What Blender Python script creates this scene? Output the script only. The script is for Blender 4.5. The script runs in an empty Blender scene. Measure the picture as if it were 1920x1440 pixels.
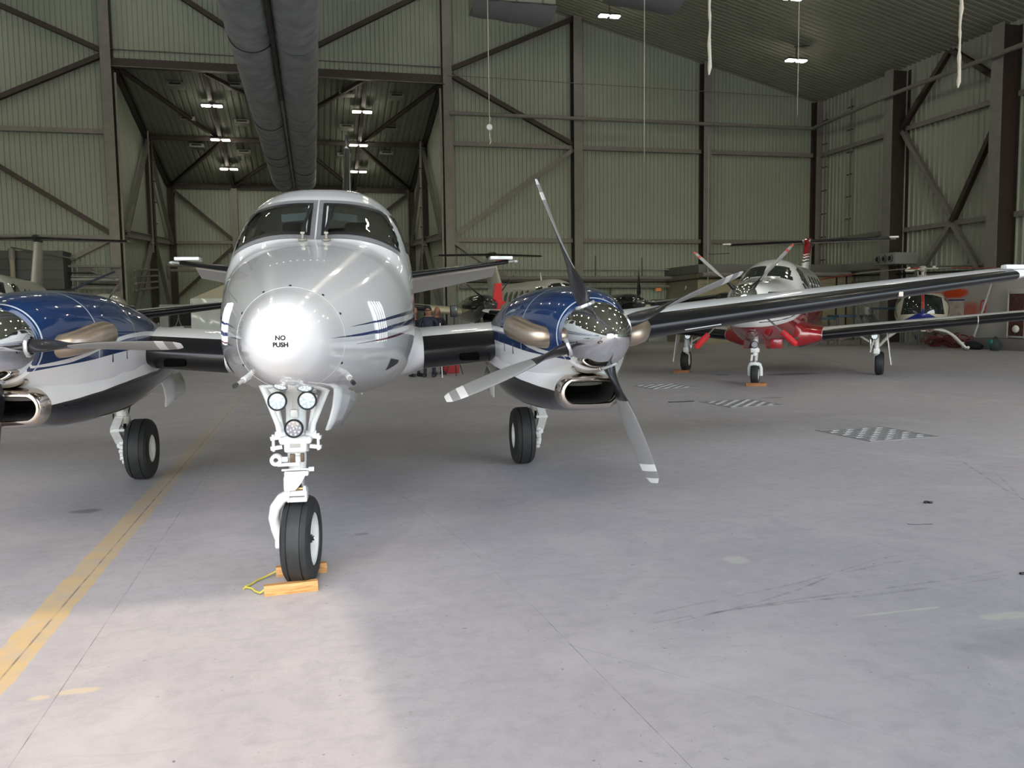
import bpy, bmesh, math, random
from mathutils import Vector, Matrix
from mathutils.bvhtree import BVHTree
R = math.radians
SC = bpy.context.scene
COL = SC.collection
random.seed(7)

# ------------------------------------------------------------------ camera, sky, sun, exposure
cam_d = bpy.data.cameras.new('camera'); cam_d.sensor_width = 36.0; cam_d.lens = 1563.6 / 1920 * 36
cam_d.clip_start = 0.05; cam_d.clip_end = 400
cam = bpy.data.objects.new('camera', cam_d); COL.objects.link(cam)
def _cam_matrix():
    p, r, y = R(4.976), R(-0.7464), R(13.288)
    fwd = Vector((math.sin(y) * math.cos(p), math.cos(y) * math.cos(p), -math.sin(p)))
    rt = Vector((math.cos(y), -math.sin(y), 0)); up = rt.cross(fwd)
    r2 = rt * math.cos(r) + up * math.sin(r); u2 = -rt * math.sin(r) + up * math.cos(r)
    m = Matrix((r2, u2, -fwd)).transposed().to_4x4(); m.translation = (0, 0, 1.627); return m
cam.matrix_world = _cam_matrix()
SC.camera = cam
SC.view_settings.view_transform = 'Standard'; SC.view_settings.look = 'None'
SC.view_settings.gamma = 1.0; SC.view_settings.use_curve_mapping = False
SC.view_settings.exposure = 0.14
world = bpy.data.worlds.new('sky'); SC.world = world; world.use_nodes = True
_n = world.node_tree.nodes; _l = world.node_tree.links
_bg = _n['Background']; _sky = _n.new('ShaderNodeTexSky'); _sky.sky_type = 'NISHITA'
_sky.sun_disc = False; _sky.sun_elevation = R(51.5); _sky.sun_rotation = R(180); _sky.air_density = 1.4; _sky.dust_density = 2.5
_l.new(_sky.outputs[0], _bg.inputs[0]); _bg.inputs[1].default_value = 0.70
sun_d = bpy.data.lights.new('sun', 'SUN'); sun_d.energy = 1.6; sun_d.angle = R(0.75); sun_d.color = (1.0, 0.83, 0.67)
sun = bpy.data.objects.new('sun', sun_d); COL.objects.link(sun)
sun.rotation_euler = Vector((-0.075, 1.0, -math.tan(R(51.5)))).to_track_quat('-Z', 'Y').to_euler()
sun.location = (0, -20, 30)

# ------------------------------------------------------------------ materials
MATS = {}
def nt(name):
    m = bpy.data.materials.new(name); m.use_nodes = True; t = m.node_tree
    return m, t, t.nodes['Principled BSDF']
def mat(name, col, rough=0.5, metal=0.0, coat=0.0, emit=None, estr=0.0, noise=0.0, nscale=8.0, bump=0.0, bscale=60.0, spec=None, trans=0.0, alpha=1.0):
    """one Principled material with optional procedural colour variation and bump"""
    if name in MATS: return MATS[name]
    m, t, b = nt(name); N, L = t.nodes, t.links
    c = (*col, 1.0)
    b.inputs['Base Color'].default_value = c; b.inputs['Roughness'].default_value = rough
    b.inputs['Metallic'].default_value = metal; b.inputs['Coat Weight'].default_value = coat
    b.inputs['Coat Roughness'].default_value = 0.04
    if spec is not None: b.inputs['Specular IOR Level'].default_value = spec
    if trans: b.inputs['Transmission Weight'].default_value = trans
    if alpha < 1: b.inputs['Alpha'].default_value = alpha
    if emit: b.inputs['Emission Color'].default_value = (*emit, 1); b.inputs['Emission Strength'].default_value = estr
    tc = N.new('ShaderNodeTexCoord')
    if noise > 0:
        nz = N.new('ShaderNodeTexNoise'); nz.inputs['Scale'].default_value = nscale; nz.inputs['Detail'].default_value = 5
        L.new(tc.outputs['Object'], nz.inputs['Vector'])
        mr = N.new('ShaderNodeMapRange'); mr.inputs[1].default_value = 0.3; mr.inputs[2].default_value = 0.7
        mr.inputs[3].default_value = 1 - noise; mr.inputs[4].default_value = 1 + noise
        L.new(nz.outputs[0], mr.inputs[0])
        mx = N.new('ShaderNodeMix'); mx.data_type = 'RGBA'; mx.blend_type = 'MULTIPLY'; mx.inputs[0].default_value = 1
        mx.inputs[6].default_value = c
        L.new(mr.outputs[0], mx.inputs[7]); L.new(mx.outputs[2], b.inputs['Base Color'])
    if bump > 0:
        nb = N.new('ShaderNodeTexNoise'); nb.inputs['Scale'].default_value = bscale
        L.new(tc.outputs['Object'], nb.inputs['Vector'])
        bp = N.new('ShaderNodeBump'); bp.inputs['Strength'].default_value = bump; bp.inputs['Distance'].default_value = 0.01
        L.new(nb.outputs[0], bp.inputs['Height']); L.new(bp.outputs[0], b.inputs['Normal'])
    MATS[name] = m; return m
def math_node(t, op, a, b=None, c=None):
    n = t.nodes.new('ShaderNodeMath'); n.operation = op
    for i, v in enumerate((a, b, c)):
        if v is None: continue
        if isinstance(v, (int, float)): n.inputs[i].default_value = v
        else: t.links.new(v, n.inputs[i])
    return n.outputs[0]
def poly_node(t, y, pts):
    """piecewise-linear function of socket y through pts, with nodes"""
    fc = t.nodes.new('ShaderNodeFloatCurve'); ys = [p[0] for p in pts]; zs = [p[1] for p in pts]
    y0, y1, z0, z1 = min(ys), max(ys), min(zs) - .01, max(zs) + .01
    cv = fc.mapping.curves[0]
    for i, (a, b) in enumerate(pts):
        q = ((a - y0) / (y1 - y0), (b - z0) / (z1 - z0))
        if i == 0: cv.points[0].location = q
        elif i == len(pts) - 1: cv.points[len(cv.points) - 1].location = q
        else: cv.points.new(*q)
    fc.mapping.update()
    u = math_node(t, 'DIVIDE', math_node(t, 'SUBTRACT', y, y0), y1 - y0)
    t.links.new(u, fc.inputs['Value'])
    return math_node(t, 'ADD', math_node(t, 'MULTIPLY', fc.outputs[0], z1 - z0), z0)
def mix_col(t, fac, a, b):
    n = t.nodes.new('ShaderNodeMix'); n.data_type = 'RGBA'
    for s, v in ((0, fac), (6, a), (7, b)):
        if isinstance(v, (tuple, list)): n.inputs[s].default_value = (*v, 1) if len(v) == 3 else v
        elif isinstance(v, (int, float)): n.inputs[s].default_value = v
        else: t.links.new(v, n.inputs[s])
    return n.outputs[2]
def obj_xyz(t):
    tc = t.nodes.new('ShaderNodeTexCoord'); s = t.nodes.new('ShaderNodeSeparateXYZ')
    t.links.new(tc.outputs['Object'], s.inputs[0]); return s.outputs

# ------------------------------------------------------------------ mesh builder
class MB:
    def __init__(self): self.v = []; self.f = []; self.mi = []
    def add(self, vs, fs, mi=0, M=None):
        o = len(self.v)
        for p in vs: self.v.append(tuple(M @ Vector(p)) if M else tuple(p))
        for q in fs: self.f.append([o + i for i in q]); self.mi.append(mi)
        return self
    def box(self, c, s, rot=None, mi=0):
        M = Matrix.Translation(c) @ (rot.to_4x4() if rot else Matrix.Identity(4))
        x, y, z = s[0] / 2, s[1] / 2, s[2] / 2
        vs = [(-x,-y,-z),(x,-y,-z),(x,y,-z),(-x,y,-z),(-x,-y,z),(x,-y,z),(x,y,z),(-x,y,z)]
        return self.add(vs, [(0,3,2,1),(4,5,6,7),(0,1,5,4),(1,2,6,5),(2,3,7,6),(3,0,4,7)], mi, M)
    def bbox(self, c, s, bev=.01, rot=None, mi=0):
        """box with bevelled edges"""
        bm = bmesh.new(); bmesh.ops.create_cube(bm, size=1); bmesh.ops.scale(bm, vec=s, verts=bm.verts)
        bmesh.ops.bevel(bm, geom=bm.edges[:], offset=min(bev, min(s) * .45), segments=2, affect='EDGES', profile=.5)
        M = Matrix.Translation(c) @ (rot.to_4x4() if rot else Matrix.Identity(4))
        bm.verts.index_update()
        self.add([v.co.copy() for v in bm.verts], [[v.index for v in f.verts] for f in bm.faces], mi, M); bm.free(); return self
    def beam(self, a, b, w, h, mi=0, up=(0, 0, 1)):
        """rectangular bar from a to b"""
        a, b = Vector(a), Vector(b); d = (b - a); L = d.length; d.normalize()
        u = Vector(up)
        if abs(d.dot(u)) > .98: u = Vector((0, 1, 0))
        s = d.cross(u).normalized(); t = s.cross(d)
        m = Matrix((s, d, t)).transposed()
        return self.box((a + b) / 2, (w, L, h), m, mi)
    def ibeam(self, a, b, w, h, t=.03, mi=0, up=(0, 0, 1)):
        """H-section from a to b: two flanges (width w) h apart along 'up', and a web"""
        a, b = Vector(a), Vector(b); d = (b - a).normalized(); u = Vector(up)
        if abs(d.dot(u)) > .98: u = Vector((0, 1, 0))
        s = d.cross(u).normalized(); n = s.cross(d)
        for k in (-1, 1): self.beam(a + n * (h / 2 * k), b + n * (h / 2 * k), w, t, mi, n)
        return self.beam(a, b, t, h, mi, n)
    def ring(self, c, ax, r, n, u=None):
        ax = Vector(ax).normalized()
        if u is None: u = Vector((0, 0, 1)) if abs(ax.z) < .9 else Vector((1, 0, 0))
        s = ax.cross(u).normalized(); t = s.cross(ax)
        return [Vector(c) + (s * math.cos(2 * math.pi * i / n) + t * math.sin(2 * math.pi * i / n)) * r for i in range(n)]
    def loft(self, rings, closed=True, cap0=False, cap1=False, mi=0):
        n = len(rings[0]); vs = [p for r in rings for p in r]; fs = []
        for i in range(len(rings) - 1):
            for j in range(n if closed else n - 1):
                k = (j + 1) % n
                fs.append((i * n + j, i * n + k, (i + 1) * n + k, (i + 1) * n + j))
        if cap0: fs.append(tuple(range(n))[::-1])
        if cap1: fs.append(tuple((len(rings) - 1) * n + j for j in range(n)))
        return self.add(vs, fs, mi)
    def cyl(self, a, b, r0, r1=None, n=16, mi=0, caps=True):
        a, b = Vector(a), Vector(b); r1 = r0 if r1 is None else r1
        return self.loft([self.ring(a, b - a, r0, n), self.ring(b, b - a, r1, n)], True, caps, caps, mi)
    def tube(self, path, r, n=10, mi=0, caps=True):
        P = [Vector(p) for p in path]; rr = r if isinstance(r, (list, tuple)) else [r] * len(P); rings = []; u = None
        for i, p in enumerate(P):
            d = (P[min(i + 1, len(P) - 1)] - P[max(i - 1, 0)]).normalized()
            if u is None: u = Vector((0, 0, 1)) if abs(d.z) < .9 else Vector((1, 0, 0))
            u = (u - d * u.dot(d)).normalized()
            rings.append(self.ring(p, d, rr[i], n, u))
        return self.loft(rings, True, caps, caps, mi)
    def lathe(self, prof, c=(0, 0, 0), ax=(0, 1, 0), n=32, mi=0):
        """prof: list of (radius, distance along ax)"""
        c = Vector(c); ax = Vector(ax).normalized(); rings = []
        for r, d in prof: rings.append(self.ring(c + ax * d, ax, max(r, 1e-4), n))
        return self.loft(rings, True, False, False, mi)
    def quad(self, a, b, c, d, mi=0): return self.add([a, b, c, d], [(0, 1, 2, 3)], mi)
    def slab(self, pts, th, mi=0):
        """flat polygon given thickness along its normal"""
        P = [Vector(p) for p in pts]; nrm = Vector((0, 0, 0))
        for i in range(len(P)): nrm += (P[i] - P[0]).cross(P[(i + 1) % len(P)] - P[0])
        nrm.normalize(); k = len(P)
        vs = [p - nrm * th / 2 for p in P] + [p + nrm * th / 2 for p in P]
        fs = [tuple(range(k))[::-1], tuple(range(k, 2 * k))] + [(i, (i + 1) % k, k + (i + 1) % k, k + i) for i in range(k)]
        return self.add(vs, fs, mi)
    def sphere(self, c, r, n=12, m=8, mi=0):
        r = r if isinstance(r, (tuple, list)) else (r, r, r); rings = []
        for i in range(m + 1):
            t = -math.pi / 2 + math.pi * i / m
            rings.append([Vector(c) + Vector((r[0] * max(math.cos(t), .002) * math.cos(2 * math.pi * j / n), r[1] * max(math.cos(t), .002) * math.sin(2 * math.pi * j / n), r[2] * math.sin(t))) for j in range(n)])
        return self.loft(rings, True, True, True, mi)
    def build(self, name, mats, parent=None, angle=32, loc=None, rot=None, fix=True):
        me = bpy.data.meshes.new(name); me.from_pydata(self.v, [], self.f)
        if fix:
            bm = bmesh.new(); bm.from_mesh(me); bmesh.ops.recalc_face_normals(bm, faces=bm.faces); bm.to_mesh(me); bm.free()
        for m in (mats if isinstance(mats, (list, tuple)) else [mats]): me.materials.append(m)
        if any(self.mi): me.polygons.foreach_set('material_index', self.mi)
        me.shade_smooth(); me.set_sharp_from_angle(angle=R(angle))
        o = bpy.data.objects.new(name, me); COL.objects.link(o)
        if parent: o.parent = parent
        if loc: o.location = loc
        if rot: o.rotation_euler = rot
        return o
def thing(name, label, cat, loc=(0, 0, 0), rz=0.0, group=None):
    o = bpy.data.objects.new(name, None); COL.objects.link(o); o.empty_display_size = .2
    o.location = loc; o.rotation_euler = (0, 0, rz); o['label'] = label; o['category'] = cat
    if group: o['group'] = group
    return o
def tag(o, label, cat, group=None):
    o['label'] = label; o['category'] = cat
    if group: o['group'] = group
    return o
def struct(o): o['kind'] = 'structure'; return o
def part(name, parent, loc=(0, 0, 0), rot=(0, 0, 0)):
    o = bpy.data.objects.new(name, None); COL.objects.link(o); o.parent = parent; o.location = loc; o.rotation_euler = rot; o.empty_display_size = .1
    return o
def dup(o, loc=None, rz=None, label=None, parent=None):
    c = o.copy(); COL.objects.link(c)
    if parent: c.parent = parent
    if loc is not None: c.location = loc
    if rz is not None: c.rotation_euler = (0, 0, rz)
    if label: c['label'] = label
    for ch in list(o.children): dup(ch, parent=c)
    return c
def interp(tab, y):
    """monotone cubic (PCHIP-like) interpolation of a table [(y, a, b, ...)]"""
    n = len(tab)
    if y <= tab[0][0]: return list(tab[0][1:])
    if y >= tab[-1][0]: return list(tab[-1][1:])
    i = max(k for k in range(n - 1) if tab[k][0] <= y); out = []
    h = tab[i + 1][0] - tab[i][0]; t = (y - tab[i][0]) / h
    for c in range(1, len(tab[0])):
        def sl(k): return (tab[k + 1][c] - tab[k][c]) / (tab[k + 1][0] - tab[k][0])
        def tg(k):
            if k == 0: return sl(0)
            if k == n - 1: return sl(n - 2)
            a, b = sl(k - 1), sl(k)
            return 0 if a * b <= 0 else 2 * a * b / (a + b)
        p0, p1, m0, m1 = tab[i][c], tab[i + 1][c], tg(i) * h, tg(i + 1) * h
        out.append((2*t**3-3*t*t+1)*p0 + (t**3-2*t*t+t)*m0 + (-2*t**3+3*t*t)*p1 + (t**3-t*t)*m1)
    return out
def super_ring(y, w, zt, zb, zm, nt_, nb_, n=64, xc=0.0):
    """body cross-section in a plane of constant y"""
    out = []
    for j in range(n):
        a = 2 * math.pi * j / n; c, s = math.cos(a), math.sin(a)
        e = 2 / (nt_ if s >= 0 else nb_)
        x = w * math.copysign(abs(c) ** e, c); h = (zt - zm) if s >= 0 else (zm - zb)
        out.append(Vector((xc + x, y, zm + h * math.copysign(abs(s) ** e, s))))
    return out
def lerp(a, b, t): return a + (b - a) * t

# ------------------------------------------------------------------ body tables of the big twin: y, half width, top, bottom, widest height, exponents
KA_FUS = [(-1.0,.012,1.503,1.486,1.495,2,2),(-.985,.055,1.548,1.443,1.495,2,2),(-.93,.115,1.612,1.383,1.494,2,2),(-.8,.19,1.69,1.31,1.492,2,2),(-.5,.276,1.768,1.235,1.49,2.05,2.05),
  (0,.41,1.88,1.165,1.485,2.2,2.2),(.5,.53,1.985,1.105,1.49,2.35,2.4),(1.0,.63,2.09,1.045,1.51,2.5,2.6),(1.35,.685,2.168,1.01,1.53,2.6,2.75),(1.62,.72,2.325,.99,1.55,2.8,2.85),(1.9,.742,2.495,.975,1.57,2.8,2.95),(2.15,.752,2.605,.967,1.58,2.9,3),
  (2.5,.76,2.70,.96,1.58,2.9,3),(3.2,.765,2.75,.955,1.58,2.9,3),(6.0,.74,2.75,.96,1.58,2.8,3),(7.0,.6,2.62,1.18,1.66,2.5,2.6),(8.3,.36,2.47,1.6,1.85,2.3,2.3),(9.5,.08,2.3,2.0,2.15,2,2)]
KA_NAC = [(.745,.25,1.705,1.205,1.455,2,2),(.85,.29,1.755,1.17,1.46,2.1,2.1),(1.0,.335,1.785,1.105,1.46,2.2,2.2),(1.25,.40,1.81,.985,1.44,2.3,2.3),(1.6,.465,1.825,.885,1.40,2.4,2.5),(2.0,.50,1.82,.86,1.38,2.4,2.5),
  (2.5,.50,1.77,.895,1.36,2.4,2.5),(3.0,.48,1.67,.965,1.34,2.4,2.5),(3.6,.44,1.53,1.05,1.30,2.3,2.4),(4.3,.34,1.40,1.12,1.26,2.2,2.2),(5.2,.06,1.29,1.19,1.24,2,2)]
def body_rings(tab, ys, n, xc=0.0):
    return [super_ring(y, *interp(tab, y), n=n, xc=xc) for y in ys]
def frange(a, b, n): return [a + (b - a) * i / n for i in range(n + 1)]

# ------------------------------------------------------------------ shared paints
WHITE = mat('aircraft_white', (.85, .86, .865), .22, coat=1.0)
RADOME = mat('radome_white', (.80, .82, .85), .16, coat=1.0)
BOOT = mat('black_rubber_boot', (.007, .0075, .009), .26, coat=.15, spec=.3)
TYRE = mat('tyre_rubber', (.022, .024, .025), .62, noise=.25, nscale=14, bump=.15, bscale=90)
GEARW = mat('gear_white', (.78, .79, .78), .35, coat=.4, noise=.06, nscale=20)
GREYP = mat('grey_paint', (.42, .43, .44), .4)
STEEL = mat('polished_steel', (.78, .77, .75), .12, metal=1.0)
CHROME = mat('spinner_chrome', (.86, .87, .88), .045, metal=1.0)
EXH = mat('heat_tinted_exhaust', (.44, .36, .28), .34, metal=.85, noise=.12, nscale=6)
LIPM = mat('intake_lip_metal', (.60, .54, .48), .14, metal=1.0)
DARK = mat('dark_interior', (.008, .008, .009), .7)
BLACKM = mat('black_metal', (.014, .014, .016), .35)
BRASS = mat('brass_fitting', (.38, .27, .13), .35, metal=.9)
GASKET = mat('window_gasket', (.012, .013, .014), .45)
FRAMEG = mat('windshield_frame', (.24, .24, .25), .45, metal=.2, noise=.1, nscale=30)
CREAM = mat('cream_lining', (.72, .72, .66), .8)

# ------------------------------------------------------------------ hangar shell
WALLM = mat('wall_siding', (.305, .35, .285), .6, noise=.05, nscale=.6)
ROOFM = mat('roof_liner', (.27, .285, .22), .6, noise=.08, nscale=.5)
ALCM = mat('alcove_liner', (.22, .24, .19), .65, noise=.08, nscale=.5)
STG = mat('steel_grey', (.20, .195, .185), .5, noise=.1, nscale=3)
STB = mat('steel_primer', (.045, .033, .028), .55, noise=.15, nscale=4)
DOORM = mat('hangar_door_panel', (.50, .51, .50), .6)
XL, XR, YF, YB, RIDGE, SL, XC = -28.0, 26.2, -4.3, 40.0, 19.2, .255, -.9
def roof_z(x): return RIDGE - SL * abs(x - XC)
def roof_top(x): return roof_z(x) + .27
def floor_material():
    m, t, b = nt('concrete_floor'); N, L = t.nodes, t.links; o = obj_xyz(t); x, y = o[0], o[1]
    tc = N.new('ShaderNodeTexCoord')
    def noise(sc, det=6, dist=0.0, vec=None, rough=.55):
        n = N.new('ShaderNodeTexNoise'); n.inputs['Scale'].default_value = sc; n.inputs['Detail'].default_value = det; n.inputs['Distortion'].default_value = dist; n.inputs['Roughness'].default_value = rough
        L.new(vec or tc.outputs['Object'], n.inputs['Vector']); return n.outputs[0]
    def ramp(v, a, b_, c, d):
        r = N.new('ShaderNodeMapRange'); L.new(v, r.inputs[0])
        for i, q in enumerate((a, b_, c, d)): r.inputs[i + 1].default_value = q
        return r.outputs[0]
    col = mix_col(t, ramp(noise(.35, 4, .4), .3, .7, 0, 1), (.375, .355, .38), (.475, .45, .46))
    col = mix_col(t, ramp(noise(2.2, 8, .8), .35, .75, 0, .55), col, (.50, .48, .475))
    col = mix_col(t, ramp(noise(9, 8, .3, rough=.7), .45, .78, 0, .7), col, (.31, .295, .305))
    col = mix_col(t, ramp(noise(70, 6, 0, rough=.8), .35, .75, 0, .35), col, (.30, .285, .29))
    col = mix_col(t, ramp(noise(.9, 7, 1.5), .52, .72, 0, .5), col, (.53, .505, .495))
    # fine scuffs stretched across the floor
    mp = N.new('ShaderNodeMapping'); mp.inputs['Scale'].default_value = (3.0, 14.0, 1); mp.inputs['Rotation'].default_value = (0, 0, R(24)); L.new(tc.outputs['Object'], mp.inputs[0])
    col = mix_col(t, ramp(noise(1.0, 6, .6, mp.outputs[0]), .56, .75, 0, .35), col, (.30, .285, .29))
    # worn patches and dark grit specks
    col = mix_col(t, math_node(t, 'MULTIPLY', ramp(noise(26, 2), .70, .74, 0, 1), ramp(noise(1.3, 3), .42, .6, 0, .8)), col, (.10, .095, .10))
    def seg(p, q, w):
        (x0, y0), (x1, y1) = p, q; dx, dy = x1 - x0, y1 - y0; l2 = dx * dx + dy * dy
        rx = math_node(t, 'SUBTRACT', x, x0); ry = math_node(t, 'SUBTRACT', y, y0)
        u = math_node(t, 'DIVIDE', math_node(t, 'ADD', math_node(t, 'MULTIPLY', rx, dx), math_node(t, 'MULTIPLY', ry, dy)), l2)
        c = N.new('ShaderNodeClamp'); L.new(u, c.inputs[0]); u = c.outputs[0]
        ex = math_node(t, 'SUBTRACT', rx, math_node(t, 'MULTIPLY', u, dx)); ey = math_node(t, 'SUBTRACT', ry, math_node(t, 'MULTIPLY', u, dy))
        d2 = math_node(t, 'ADD', math_node(t, 'MULTIPLY', ex, ex), math_node(t, 'MULTIPLY', ey, ey))
        return math_node(t, 'LESS_THAN', d2, w * w)
    def ell(cx, cy, rx, ry):
        ex = math_node(t, 'DIVIDE', math_node(t, 'SUBTRACT', x, cx), rx); ey = math_node(t, 'DIVIDE', math_node(t, 'SUBTRACT', y, cy), ry)
        d = math_node(t, 'ADD', math_node(t, 'MULTIPLY', ex, ex), math_node(t, 'MULTIPLY', ey, ey))
        d = math_node(t, 'ADD', d, ramp(noise(6, 4), .3, .7, -.5, .5)); return ramp(d, .35, 1.1, 1, 0)
    # yellow taxi line
    wob = ramp(noise(5, 4), .3, .7, -.012, .012)
    ym = math_node(t, 'LESS_THAN', math_node(t, 'ABSOLUTE', math_node(t, 'ADD', math_node(t, 'SUBTRACT', x, -1.462), wob)), .098)
    ym = math_node(t, 'MULTIPLY', math_node(t, 'MULTIPLY', ym, ramp(noise(7, 6, .3), .3, .6, .35, .8)), ramp(y, 5, 13, 1, .22))
    col = mix_col(t, ym, col, (.60, .42, .17))
    for c in ((-1.05, 3.86, .10, .035), (-1.2, 3.83, .05, .03)): col = mix_col(t, math_node(t, 'MULTIPLY', ell(*c), .45), col, (.72, .56, .30))
    # joints and cracks
    lines = [((-1.432, 1), (-1.43, 40), .0055), ((-1.13, 1), (-1.14, 40), .0022), ((1.14, 4.21), (1.29, 2.2), .0018), ((1.03, 3.95), (2.2, 2.5), .0012), ((.61, 7.99), (.97, 5.83), .0018), ((.97, 5.83), (1.14, 4.21), .0013)]
    lm = None
    for p, q, w in lines:
        k = seg(p, q, w); lm = k if lm is None else math_node(t, 'MAXIMUM', lm, k)
    col = mix_col(t, math_node(t, 'MULTIPLY', lm, ramp(noise(5, 3), .35, .6, .15, .8)), col, (.13, .12, .12))
    rm = math_node(t, 'MAXIMUM', seg((3.0, 11.6), (6.18, 7.68), .009), seg((6.18, 7.68), (7.6, 5.8), .009))
    col = mix_col(t, math_node(t, 'MULTIPLY', rm, ramp(noise(3, 4), .35, .65, .1, .75)), col, (.36, .16, .16))
    # oil and water stains
    for c, k in (((-1.91, 7.54, .14, .085), .55), ((.30, 6.15, .06, .04), .35), ((11.5, 18.35, .85, .30), .75), ((9.76, 18.75, .15, .25), .5), ((8.1, 13.6, .25, .12), .5), ((13.4, 18.9, .2, .2), .3), ((3.4, 3.2, .5, .22), .18)):
        col = mix_col(t, math_node(t, 'MULTIPLY', ell(*c), k), col, (.085, .08, .085))
    for c in ((2.63, 4.82, .085, .10), (3.5, 3.55, .16, .05), (3.0, 3.75, .3, .015)): col = mix_col(t, math_node(t, 'MULTIPLY', ell(*c), .6), col, (.52, .54, .44))
    L.new(col, b.inputs['Base Color'])
    b.inputs['Roughness'].default_value = .52; b.inputs['Specular IOR Level'].default_value = .35
    bp = N.new('ShaderNodeBump'); bp.inputs['Strength'].default_value = .12; bp.inputs['Distance'].default_value = .006
    L.new(noise(22, 8), bp.inputs['Height']); L.new(bp.outputs[0], b.inputs['Normal'])
    return m
floor = struct(MB().quad((XL, YF, 0), (XR, YF, 0), (XR, YB, 0), (XL, YB, 0)).quad((-8.2, YB, 0), (6.4, YB, 0), (6.4, 53.6, 0), (-8.2, 53.6, 0)).build('floor', floor_material()))
APR = mat('apron_concrete', (.40, .385, .37), .8, noise=.1, nscale=.5)
apron = struct(MB().quad((-90, -110, -.01), (90, -110, -.01), (90, YF, -.01), (-90, YF, -.01)).build('ground', APR))

def ribbed(x0, x1, ztop, zbot, put, pitch, gw, gd, flip=False):
    """vertical siding: flat sheet with narrow recessed joints every 'pitch'; put(s, d, z) -> point, d = depth into the wall"""
    mb = MB(); n = int((x1 - x0) / pitch)
    xs = []
    for i in range(n):
        a = x0 + i * pitch; xs += [(a, 0), (a + pitch - gw, 0), (a + pitch - gw * .75, gd), (a + pitch - gw * .25, gd)]
    xs += [(x0 + n * pitch, 0), (x1, 0)]
    rows = [[put(s, d, zbot(s)) for s, d in xs], [put(s, d, ztop(s)) for s, d in xs]]
    return mb.loft(rows, False)
back = lambda s, d, z: Vector((s, YB + d, z))
wb = ribbed(XL, -8.2, roof_top, lambda s: 0, back, .207, .05, .035)
w2 = ribbed(-8.2, 6.4, roof_top, lambda s: 12.75, back, .207, .05, .035); wb.add(w2.v, w2.f)
w2 = ribbed(6.4, XR, roof_top, lambda s: 0, back, .207, .05, .035); wb.add(w2.v, w2.f)
wall_back = struct(wb.build('wall_back', WALLM, fix=False, angle=10))
right = lambda s, d, z: Vector((XR - d, s, z))
wall_right = struct(ribbed(YF, YB, lambda s: 12.54, lambda s: 0, right, .30, .09, .06).build('wall_right', mat('wall_siding_grey', (.33, .365, .31), .5, noise=.05, nscale=.6), fix=False, angle=10))
wall_left = struct(ribbed(YF, YB, lambda s: 12.6, lambda s: 0, lambda s, d, z: Vector((XL - d, s, z)), .6, .11, .05).build('wall_left', WALLM, fix=False, angle=10))
# roof: ribs run down the slope, spaced along y
def roof_strip(xa, xb, za, zb, pitch=.305):
    mb = MB(); ys = []
    n = int((YB - YF) / pitch)
    for i in range(n): a = YF + i * pitch; ys += [(a, 0), (a + pitch * .55, 0), (a + pitch * .65, .05), (a + pitch * .9, .05)]
    ys += [(YF + n * pitch, 0), (YB, 0)]
    return mb.loft([[Vector((xa, y, za + d)) for y, d in ys], [Vector((xb, y, zb + d)) for y, d in ys]], False)
rf = roof_strip(XC, XR, RIDGE, roof_z(XR)); r2 = roof_strip(XL, XC, roof_z(XL), RIDGE); rf.add(r2.v, r2.f)
ceiling = struct(rf.build('ceiling', ROOFM, fix=False, angle=10))
# tail bay beyond the back wall
alc_z = lambda y: 12.75 - (y - 40) * .2426
wa = ribbed(-8.2, 6.4, lambda s: 9.45, lambda s: 0, lambda s, d, z: Vector((s, 53.6 + d, z)), .207, .05, .035)
alcove_back = struct(wa.build('wall_alcove_back', WALLM, fix=False, angle=10))
for nm, xx, sg in (('wall_alcove_left', -8.2, -1), ('wall_alcove_right', 6.4, 1)):
    struct(ribbed(40.0, 53.6, lambda s: alc_z(s), lambda s: 0, lambda s, d, z, xx=xx, sg=sg: Vector((xx + sg * d, s, z)), .4, .05, .035).build(nm, WALLM, fix=False, angle=10))
ac = MB(); xs = []
for i in range(48): a = -8.2 + i * .304; xs += [(a, 0), (a + .17, 0), (a + .2, .05), (a + .28, .05)]
xs += [(6.4, 0)]
ac.loft([[Vector((s, 40, 12.75 + d)) for s, d in xs], [Vector((s, 53.6, 9.45 + d)) for s, d in xs]], False)
alcove_ceiling = struct(ac.build('ceiling_alcove', ALCM, fix=False, angle=10))
# front wall around the open hangar doors; unseen, openings set to shape the sunlight
HD = 12.0
fw = MB()
for xa, xb, za, zb in ((XL, -20, 0, 12.3), (.83, 6.6, 0, HD), (24.5, XR, 0, 12.2)): fw.box(((xa + xb) / 2, YF - .15, (za + zb) / 2), (xb - xa, .3, zb - za))
fw.add([(XL, YF, HD), (XR, YF, HD), (XR, YF, roof_z(XR) + .05), (XC, YF, RIDGE + .05), (XL, YF, roof_z(XL) + .05), (XL, YF - .3, HD), (XR, YF - .3, HD), (XR, YF - .3, roof_z(XR) + .05), (XC, YF - .3, RIDGE + .05), (XL, YF - .3, roof_z(XL) + .05)],
       [(0, 1, 2, 3, 4), (5, 9, 8, 7, 6), (0, 5, 6, 1), (1, 6, 7, 2), (2, 7, 8, 3), (3, 8, 9, 4), (4, 9, 5, 0)])
struct(fw.build('wall_front', DOORM, angle=10))
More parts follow.
